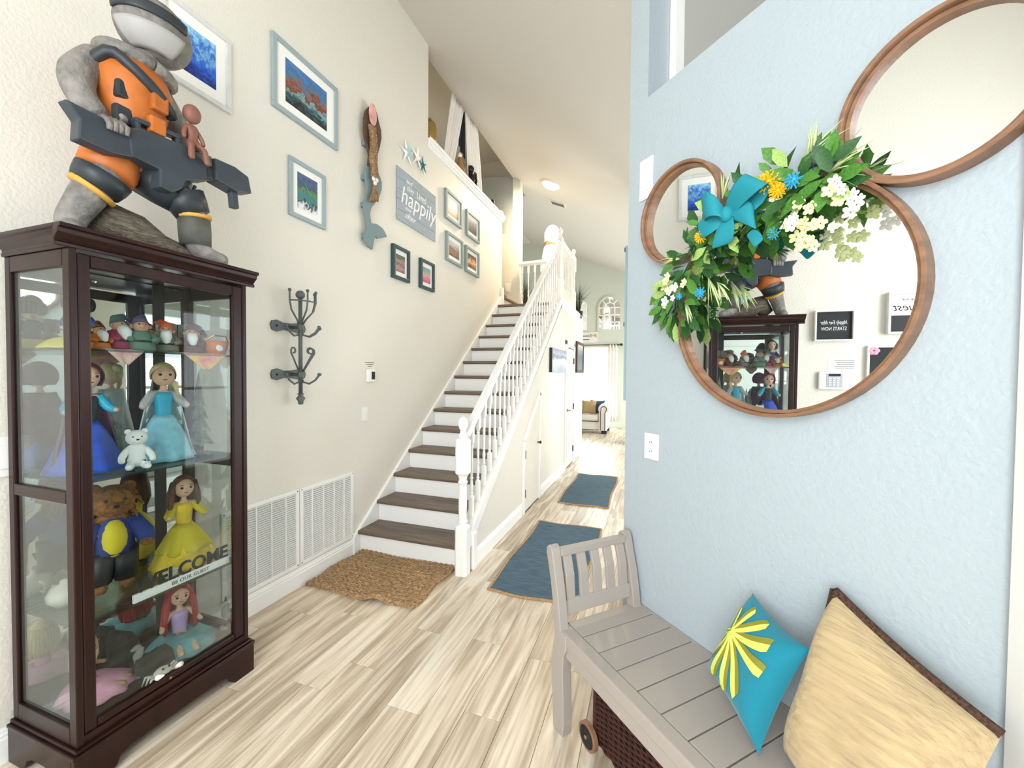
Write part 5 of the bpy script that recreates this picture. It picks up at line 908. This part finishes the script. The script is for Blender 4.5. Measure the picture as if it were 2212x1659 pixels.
for k, (ang, L, w) in enumerate(((-118, .34, .09), (-95, .44, .11), (-74, .54, .13), (-53, .60, .14), (-32, .64, .145), (-10, .66, .15), (12, .62, .15), (34, .50, .13), (58, .36, .10), (82, .24, .07), (-142, .24, .06))):
    a = math.radians(ang); dx, dy = math.cos(a), math.sin(a); bend = .10*(1 if ang > -20 else -1)
    for j, (o0, o1, m) in enumerate(((-1, .1, 'leaf_lime'), (.1, 1, 'leaf_olive'))):
        poly = []
        for i in range(11):
            t = .02+.98*i/10; ww = w*(.35+.8*t)*(1 if t < .93 else .8); cx = base[0]+dx*L*t-dy*bend*t*t; cy = base[1]+dy*L*t+dx*bend*t*t
            poly += [(cx-dy*ww*.5*o0, cy+dx*ww*.5*o0), (cx-dy*ww*.5*o1, cy+dx*ww*.5*o1)]
        printed(poly, m, .0022+.0002*k)
r2, sf2, nr2 = pillow('cushion', [B(.935, .235, .50), B(1.28, .40, .46), B(1.30, .09, .785), B(.957, .04, .925)], .085, 'cream_cloth', 'large cream woven cushion with a dark brown braided edge on the bench', -math.pi/4, .05)
ed_ = [sf2(0, v/20, 1) for v in range(0, 21)][12:]+[sf2(u/24, 1, 1) for u in range(25)]; part('braid', MB().tube(ed_, .012, 8), 'brown_braid', r2, smooth=True)

# ================================================================ mats on the floor
def flatmat(name, x0, x1, y0, y1, m, label, cat, wav, edge=None, t=.012, group=None, lift=None):
    r = root(name, ((x0+x1)/2, (y0+y1)/2, 0), label, cat, group)
    def f(u, v):
        x = x0+(x1-x0)*u; y = y0+(y1-y0)*v; q = wav; e = 1 if 0 < u < 1 and 0 < v < 1 else 1
        dx = q*.012*math.sin(9*v+x0)*e; dy = q*.014*math.sin(8*u+y0*3); z = t*(1+.12*math.sin(13*u+7*v)+.1*math.sin(21*v))
        if lift: z += lift(u, v)
        return V((x+dx, y+dy, z))
    b = MB(); n = 30; b.grid(f, n, n); k = len(b.v)
    low = lambda p: V((p.x, p.y, max(.0005, p.z-t)))
    b.grid(lambda u, v: low(f(1-u, v)), n, n)
    for a in ((lambda q: f(q, 0)), (lambda q: f(1, q)), (lambda q: f(1-q, 1)), (lambda q: f(0, 1-q))): b.grid(lambda u, v, a=a: low(a(u)) if v == 0 else a(u), n, 1)
    part('pile', b, m, r, smooth=True)
    if edge:
        for a in ((lambda q: f(q, 0)), (lambda q: f(1, q)), (lambda q: f(1-q, 1)), (lambda q: f(0, 1-q))): part('braided_edge', MB().tube([a(i/30)-ZA*.003 for i in range(31)], .011, 6, flat=.7), edge, r, smooth=True)
    return r, f
r, f = flatmat('jute_mat', .045, .95, 2.285, 2.895, 'jute', 'chunky braided jute mat at the foot of the stairs', 'mat', 1.0, None, .018, None, lambda u, v: .03*math.exp(-((u-.68)/.07)**2-(v/.12)**2))
b = MB()
for j in range(27):
    v = (j+.5)/27; pp = []
    for i in range(76): u = i/75; p = f(u, v); pp.append(V((p.x, p.y+.006*math.sin(i*1.57+j*3.14), p.z+.003*math.cos(i*1.57))))
    b.tube(pp, .0125, 5, flat=.75)
part('braid_rows', b, 'jute', r, smooth=True, kind='stuff')
G = 'blue woven mats with jute edges'
flatmat('woven_mat', 1.31, 1.96, 2.69, 4.15, 'denim', 'denim blue woven mat with a jute edge beside the bench arm', 'mat', .8, 'jute_braid', .009, G)
flatmat('woven_mat', 1.34, 1.94, 4.84, 6.37, 'denim', 'denim blue woven mat with a jute edge by the panelled door', 'mat', .8, 'jute_braid', .009, G)

# ================================================================ ceiling lamp and vent above the stairs
lx, ly = .65, 7.15; lz = ceil_z(lx); tilt = Matrix.Rotation(math.atan(.4), 3, 'Y')
cl_ = root('ceiling_lamp', (lx, ly, lz), 'glowing warm flush dome lamp on the sloped ceiling', 'ceiling lamp')
part('rim', MB().lathe([(.165, -.025), (.17, -.01), (.17, .0)], (lx, ly, lz), 28, M=tilt), 'white_plastic', cl_); part('dome', MB().lathe([(.02, -.085), (.08, -.075), (.13, -.055), (.155, -.025)], (lx, ly, lz), 28, M=tilt), 'lamp_glow', cl_, smooth=True)
def lamp(name, loc, p, col, rad): l = bpy.data.lights.new(name, 'POINT'); l.energy = p; l.color = col; l.shadow_soft_size = rad; o = bpy.data.objects.new(name, l); COL.objects.link(o); o.location = loc; return o
_l = bpy.data.lights.new('ceiling_lamp_light', 'AREA'); _l.shape = 'DISK'; _l.size = .3; _l.energy = 85; _l.color = (1, .80, .52); _lo = bpy.data.objects.new('ceiling_lamp_light', _l); COL.objects.link(_lo); _lo.location = V((lx, ly, lz))-(tilt @ ZA)*.10; _lo.rotation_euler = (-(tilt @ ZA)).to_track_quat('-Z', 'Y').to_euler()
vx, vy = .565, 8.09; vz = ceil_z(vx); r = root('ceiling_vent', (vx, vy, vz-.02), 'white louvered vent on the sloped ceiling beyond the lamp', 'vent'); T3 = tilt
part('frame', MB().obox((vx, vy, vz-.008), T3 @ XA*.16, YA*.09, T3 @ ZA*.006), 'white_plastic', r)
for k in range(5): part('louver', MB().obox(V((vx, vy-.06+.03*k, vz-.018)), T3 @ XA*.14, V((0, .012, .006)), T3 @ ZA*.001), 'grille_dark', r)

# ================================================================ on the ledge
def lg(u, v, x=-.07): return onx(u, v, x)
LZ = 4.2005
p = lg(934, 290); c = V((-.075, 4.20, LZ)); r = root('glass_pumpkin', c, 'amber mercury glass pumpkin at the near end of the ledge', 'pumpkin')
for k in range(10): a = 2*math.pi*k/10; part('rib', MB().ball(c+V((math.cos(a)*.05, math.sin(a)*.05, .135)), (.05, .05, .135), 10, 8), 'pumpkin_glass', r, smooth=True)
part('stem', MB().tube([c+ZA*.26, c+V((0, .01, .31)), c+V((0, .05, .34)), c+V((0, .07, .32))], [.014, .012, .010, .006], 8), 'pumpkin_glass', r, smooth=True)
def drape(name, y0a, y1a, y0b, y1b, ztop, zbot, m, label, x=-.085, amp=.018, group=None, taper=None):
    def f(u, v):
        y = (y0a*(1-u)+y1a*u)*(1-v)+(y0b*(1-u)+y1b*u)*v; return V((x+amp*math.sin(u*26+1.5*v)*(.5+.5*v)+.01*math.sin(u*9), y, ztop+(zbot-ztop)*v-(taper(u)*v if taper else 0)))
    return single(name, MB().grid(f, 48, 12), m, (x, (y0b+y1b)/2, zbot), label, 'drape', group, smooth=True, solid=.003)
def hy(u, v): return lg(u, v, -.09)
drape('gauze_drape', hy(975, 190).y, hy(1000, 232).y, hy(953, 318).y, hy(975, 340).y, 5.17, LZ, 'gauze', 'white gauze drape swept toward the pumpkin on the ledge', group='gauze drapes over the ledge'); drape('gauze_drape', hy(1004, 240).y, hy(1030, 276).y, hy(1008, 375).y, hy(1040, 410).y, 5.17, LZ, 'gauze', 'white gauze drape hanging straight over the ledge', group='gauze drapes over the ledge')
drape('black_drape', hy(995, 225).y, hy(1006, 240).y, hy(990, 290).y, hy(1007, 300).y, 5.19, 4.75, 'fabric_black', 'black pointed fabric hanging between the gauze drapes', x=-.115, amp=.01, taper=lambda u: .22*u)
c = V((-.07, lg(995, 362).y, LZ)); r = root('clay_figurine', c, 'terracotta bird figurine with a pale head on the ledge', 'figurine'); part('body', MB().tube([c, c+ZA*.06, c+V((0, -.01, .13)), c+V((0, -.02, .2)), c+V((0, -.03, .25))], [.06, .07, .055, .03, .022], 12), 'clay', r, smooth=True); part('head', MB().ball(c+V((0, -.035, .28)), (.03, .035, .032), 10, 8), 'ceramic', r, smooth=True); part('beak', MB().lathe([(.01, 0), (.001, .04)], c+V((.0, -.06, .28)), 8, M=Matrix.Rotation(math.pi/2, 3, 'X')), 'clay', r)
c = V((-.07, lg(1017, 385).y, LZ)); r = root('dark_figurine', c, 'dark glossy monkey figurine crouched on the ledge', 'figurine'); part('body', MB().ball(c+ZA*.11, (.06, .07, .11), 12, 10), 'figure_dark', r, smooth=True); part('head', MB().ball(c+V((.01, -.02, .25)), (.05, .055, .055), 12, 8), 'figure_dark', r, smooth=True)
for sd in (-1, 1): part('leg', MB().tube([c+V((.02, sd*.05, .07)), c+V((.06, sd*.06, .12)), c+V((.065, sd*.05, .012))], [.025, .022, .016], 8), 'figure_dark', r, smooth=True); part('arm', MB().tube([c+V((.02, sd*.06, .18)), c+V((.065, sd*.05, .13)), c+V((.07, sd*.01, .2))], [.022, .018, .014], 8), 'figure_dark', r, smooth=True)
c = V((-.06, lg(1064, 432).y, LZ)); r = root('cat_figurine', c, 'black cat figurine lying at the far end of the ledge', 'figurine'); part('body', MB().ball(c+ZA*.05, (.05, .10, .05), 12, 8), 'figure_dark', r, smooth=True); part('head', MB().ball(c+V((.02, -.08, .095)), (.038, .038, .036), 10, 8), 'figure_dark', r, smooth=True)
for sd in (-1, 1): part('ear', MB().lathe([(.012, 0), (.002, .03)], c+V((.02, -.08+sd*.02, .12)), 6), 'figure_dark', r)
c = V((-.06, lg(1078, 446).y, LZ)); r = root('white_pumpkin', c, 'small white ceramic pumpkin at the far end of the ledge', 'pumpkin')
for k in range(8): a = 2*math.pi*k/8; part('rib', MB().ball(c+V((math.cos(a)*.035, math.sin(a)*.035, .05)), (.035, .035, .05), 8, 6), 'ceramic', r, smooth=True)
part('stem', MB().tube([c+ZA*.09, c+V((0, .01, .125))], [.01, .006], 6), 'clay', r)

# ================================================================ behind the landing: grasses and a white draped figure
def grass(c, n, h, sp, label):
    c = V(c); r = root('grass_plant', c, label, 'plant', 'potted tall grasses'); part('pot', MB().lathe([(.07, 0), (.09, .08), (.1, .16), (.09, .16), (.085, .13)], c, 16), 'figure_dark', r, smooth=True); b = MB()
    for k in range(n):
        a = rnd(0, 6.283); q = rnd(.1, 1)*sp; d_ = V((math.cos(a), math.sin(a), 0)); hh = h*rnd(.6, 1.05); b.tube([c+d_*.03+ZA*.14, c+d_*q*.35+ZA*(.14+hh*.55), c+d_*q+ZA*(.14+hh*(1-.35*q/sp*rnd(.2, 1)))], [.006, .005, .0008], 4, flat=.35)
    part('blades', b, 'grass_dark', r, kind='stuff')
GZ = 2.6605
grass((.99, 8.12, GZ), 110, .62, .34, 'dark tall grass in a pot at the end of the landing shelf'); grass((.14, 7.62, GZ), 90, .48, .16, 'dark tall grass in a pot behind the landing balusters'); grass((-.02, 7.85, GZ), 90, .85, .16, 'tall dark grass in a pot beside the landing column')
c = V((.55, 7.72, GZ)); r = root('draped_figure', c, 'white draped ghost like figure standing behind the landing railing', 'figurine')
GP = [(1.775, .004), (1.75, .07), (1.70, .115), (1.62, .15), (1.53, .158), (1.45, .14), (1.40, .13), (1.32, .165), (1.15, .20), (.8, .205), (.4, .22), (.01, .235)]
def gh(u, v):
    a = 2*math.pi*u; k = v*(len(GP)-1); i = min(int(k), len(GP)-2); t = k-i; q = GP[i][1]*(1-t)+GP[i+1][1]*t; z = GP[i][0]*(1-t)+GP[i+1][0]*t; q *= 1+(.07*v*math.sin(a*7) if v > .5 else 0)
    return c+V((q*math.cos(a), q*math.sin(a)*.9, z))
part('cloth', MB().grid(gh, 40, 44, closeu=True), 'plush_white', r, smooth=True); part('scarf', MB().tube([c+V((.15*math.cos(a), .135*math.sin(a), 1.41+.03*math.sin(2*a))) for a in [2*math.pi*k/24 for k in range(25)]], .024, 8), 'cushion_tan', r, smooth=True)
for sd in (-1, 1): part('arm', MB().tube([c+V((.05, sd*.16, 1.3)), c+V((.10, sd*.21, 1.1)), c+V((.17, sd*.12, .95))], [.06, .055, .035], 10), 'plush_white', r, smooth=True)

# ================================================================ living room seen down the hall
def arched(x0, x1, z0, z1, label):
    y = 12.4995; cx, R_ = (x0+x1)/2, (x1-x0)/2; zs = z1-R_; r = root('arched_mirror', (cx, y, z0), label, 'mirror', 'arched window pane mirrors')
    out = [(x0, z0), (x1, z0)]+[(cx+R_*math.cos(math.pi*k/20), zs+R_*math.sin(math.pi*k/20)) for k in range(21)]; b = MB(); n = len(out); w = .055
    inn = [(x0+w, z0+w), (x1-w, z0+w)]+[(cx+(R_-w)*math.cos(math.pi*k/20), zs+(R_-w)*math.sin(math.pi*k/20)) for k in range(21)]
    vs = [V((a, y-d_, z)) for d_ in (0, .035) for pl in (out, inn) for a, z in pl]; f = []
    for i in range(n):
        j = (i+1) % n; f += [(2*n+i, 2*n+j, 3*n+j, 3*n+i), (i, j, 2*n+j, 2*n+i), (3*n+i, 3*n+j, n+j, n+i)]
    b.add(vs, f); part('frame', b, 'wall_sage', r); part('mirror_glass', MB().prism(inn, (0, y-.008, 0), XA, ZA, YA*.006), 'mirror', r)
    for k in (-1, 0, 1): part('muntin', MB().box(cx+k*R_*.42-.012, cx+k*R_*.42+.012, y-.022, y-.008, z0+w, zs), 'white_paint', r)
    for k in range(3): z = z0+w+(zs-z0-w)*(k+1)/3; part('muntin', MB().box(x0+w, x1-w, y-.022, y-.008, z-.012, z+.012), 'white_paint', r)
    part('arch_muntin', MB().tube([(cx+R_*.42*math.cos(a), y-.015, zs+R_*.42*math.sin(a)) for a in [math.pi*k/12 for k in range(13)]], .012, 6), 'white_paint', r)
    for a in (.25, .5, .75): part('muntin', MB().bar((cx+R_*.42*math.cos(a*math.pi), y-.015, zs+R_*.42*math.sin(a*math.pi)), (cx+(R_-w)*math.cos(a*math.pi), y-.015, zs+(R_-w)*math.sin(a*math.pi)), .022, .014, up=(0, 1, 0)), 'white_paint', r)
arched(.81, 1.53, 2.87, 3.93, 'arched window pane mirror above the curtain rod, complete'); arched(-.15, .57, 2.87, 3.93, 'arched window pane mirror half hidden by the stair wall')
r = root('lettered_sign', (.55, 12.4995, 2.54), 'pale wall sign with a cream bow below the arched mirrors', 'sign'); part('board', MB().box(.28, .82, 12.48, 12.4995, 2.54, 2.86), 'frame_silver', r, bevel=.003)
for sd in (-1, 1): part('bow_loop', MB().prism([(0, 0), (.09, .07), (.1, -.06)] if sd > 0 else [(0, 0), (-.1, -.06), (-.09, .07)], (.70, 12.465, 2.75), XA, ZA, YA*.012), 'cream_cloth', r)
for k in range(2): part('text_line', MB().box(.38, .58, 12.478, 12.481, 2.62+.11*k, 2.645+.11*k), 'lettering_black', r)
r = root('curtain_rod', (.4, 12.40, 2.45), 'dark curtain rod with a ball finial above the living room window', 'curtain rod'); part('rod', MB().tube([(-.9, 12.40, 2.46), (1.5, 12.40, 2.46)], .014, 8), 'dark_bronze', r, smooth=True); part('finial', MB().ball((1.53, 12.40, 2.46), .04, 12, 8), 'black', r, smooth=True)
part('bracket', MB().box(1.42, 1.45, 12.40, 12.4995, 2.44, 2.47), 'black', r)
def curtain(x0, x1, label):
    def f(u, v): return V((x0+(x1-x0)*u+.02*math.sin(v*2), 12.40+.035*math.sin(u*22)*(.6+.4*v), 2.47-2.25*v))
    single('curtain', MB().grid(f, 44, 8), 'curtain', ((x0+x1)/2, 12.40, .2), label, 'curtain', 'living room curtains', smooth=True, solid=.003)
curtain(1.14, 1.44, 'cream curtain panel at the finial end of the rod'); curtain(-.85, -.55, 'cream curtain panel hidden behind the stair wall side')
# sofa
sx1, sy = 1.34, 10.95; so = root('sofa', (.3, 11.4, 0), 'off white rolled arm sofa with dark piping under the window', 'sofa'); x0 = -.85
part('base', MB().box(x0, sx1-.1, sy+.02, sy+.85, .09, .33), 'sofa', so, bevel=.02)
for a, c in ((x0+.05, (x0+sx1)/2-.11), ((x0+sx1)/2-.1, sx1-.27)): part('seat_cushion', MB().box(a, c, sy, sy+.62, .33, .50), 'sofa', so, bevel=.04)
part('backrest', MB().box(x0, sx1-.15, sy+.62, sy+.86, .33, .80), 'sofa', so, bevel=.07); part('back_roll', MB().tube([(x0, sy+.78, .80), (sx1-.12, sy+.78, .80)], .10, 14), 'sofa', so, smooth=True)
for xa, dr_ in ((sx1-.16, 1), (x0+.06, -1)):
    b = MB(); b.box(xa-.10, xa+.10, sy-.02, sy+.86, .09, .60); b.tube([(xa+.03*dr_, sy-.03, .66), (xa+.03*dr_, sy+.86, .66)], .145, 20); part('arm', b, 'sofa', so, bevel=.01)
    part('piping', MB().tube([(xa-.05, sy-.04, .10), (xa-.05, sy-.04, .60)]+[(xa+.03*dr_+.075*math.cos(a), sy-.04, .66+.075*math.sin(a)) for a in [math.pi*1.15-k*math.pi*1.3/12 for k in range(13)]]+[(xa+.06, sy-.04, .56), (xa+.06, sy-.04, .10)], .010, 6), 'piping', so)
part('piping', MB().tube([(x0, sy-.005, .325), (sx1-.27, sy-.005, .325)], .009, 6), 'piping', so); part('piping', MB().tube([(x0, sy+.015, .10), (sx1-.1, sy+.015, .10)], .009, 6), 'piping', so)
for xa in (x0+.05, sx1-.14):
    for ya in (sy+.03, sy+.78): part('foot', MB().box(xa-.05, xa+.08, ya-.04, ya+.06, 0, .09), 'black', so)
def scushion(x, m, label, tilt_=.15, y=sy+.5): 
    r, *_ = pillow('cushion', [V((x-.2, y-.08, .505)), V((x+.2, y-.08, .505)), V((x+.2, y+.08, .86)), V((x-.2, y+.08, .86))], .07, m, label)
scushion(.98, 'cushion_teal', 'dark teal cushion on the sofa beside the rolled arm', y=sy+.44); scushion(.78, 'cushion_tan', 'tan cushion on the sofa in front of the teal one', y=sy+.27); scushion(.45, 'sofa', 'off white cushion on the sofa next to the tan one', y=sy+.35)
# console and shutter at the far right of the hall
r = root('console_cabinet', (2.1, 9.75, 0), 'dark teal console cabinet with a white top down the hall', 'cabinet'); part('body', MB().box(1.86, 2.4, 9.52, 9.95, .06, .66), 'console', r, bevel=.006); part('top', MB().box(1.82, 2.44, 9.48, 9.98, .66, .71), 'white_paint', r, bevel=.006)
for xa in (1.87, 2.34): part('foot', MB().box(xa, xa+.05, 9.53, 9.58, 0, .06), 'black', r)
r = root('shutter_panel', (2.02, 6.35, 1.18), 'tall pale blue shutter panel at the edge of the hall', 'shutter'); part('panel', MB().box(2.002, 2.0395, 6.31, 6.44, 1.18, 3.48), 'door_blue', r, bevel=.004)
for z in (2.32, 3.42): part('hinge', MB().box(1.992, 2.002, 6.30, 6.33, z-.03, z+.03), 'black', r)
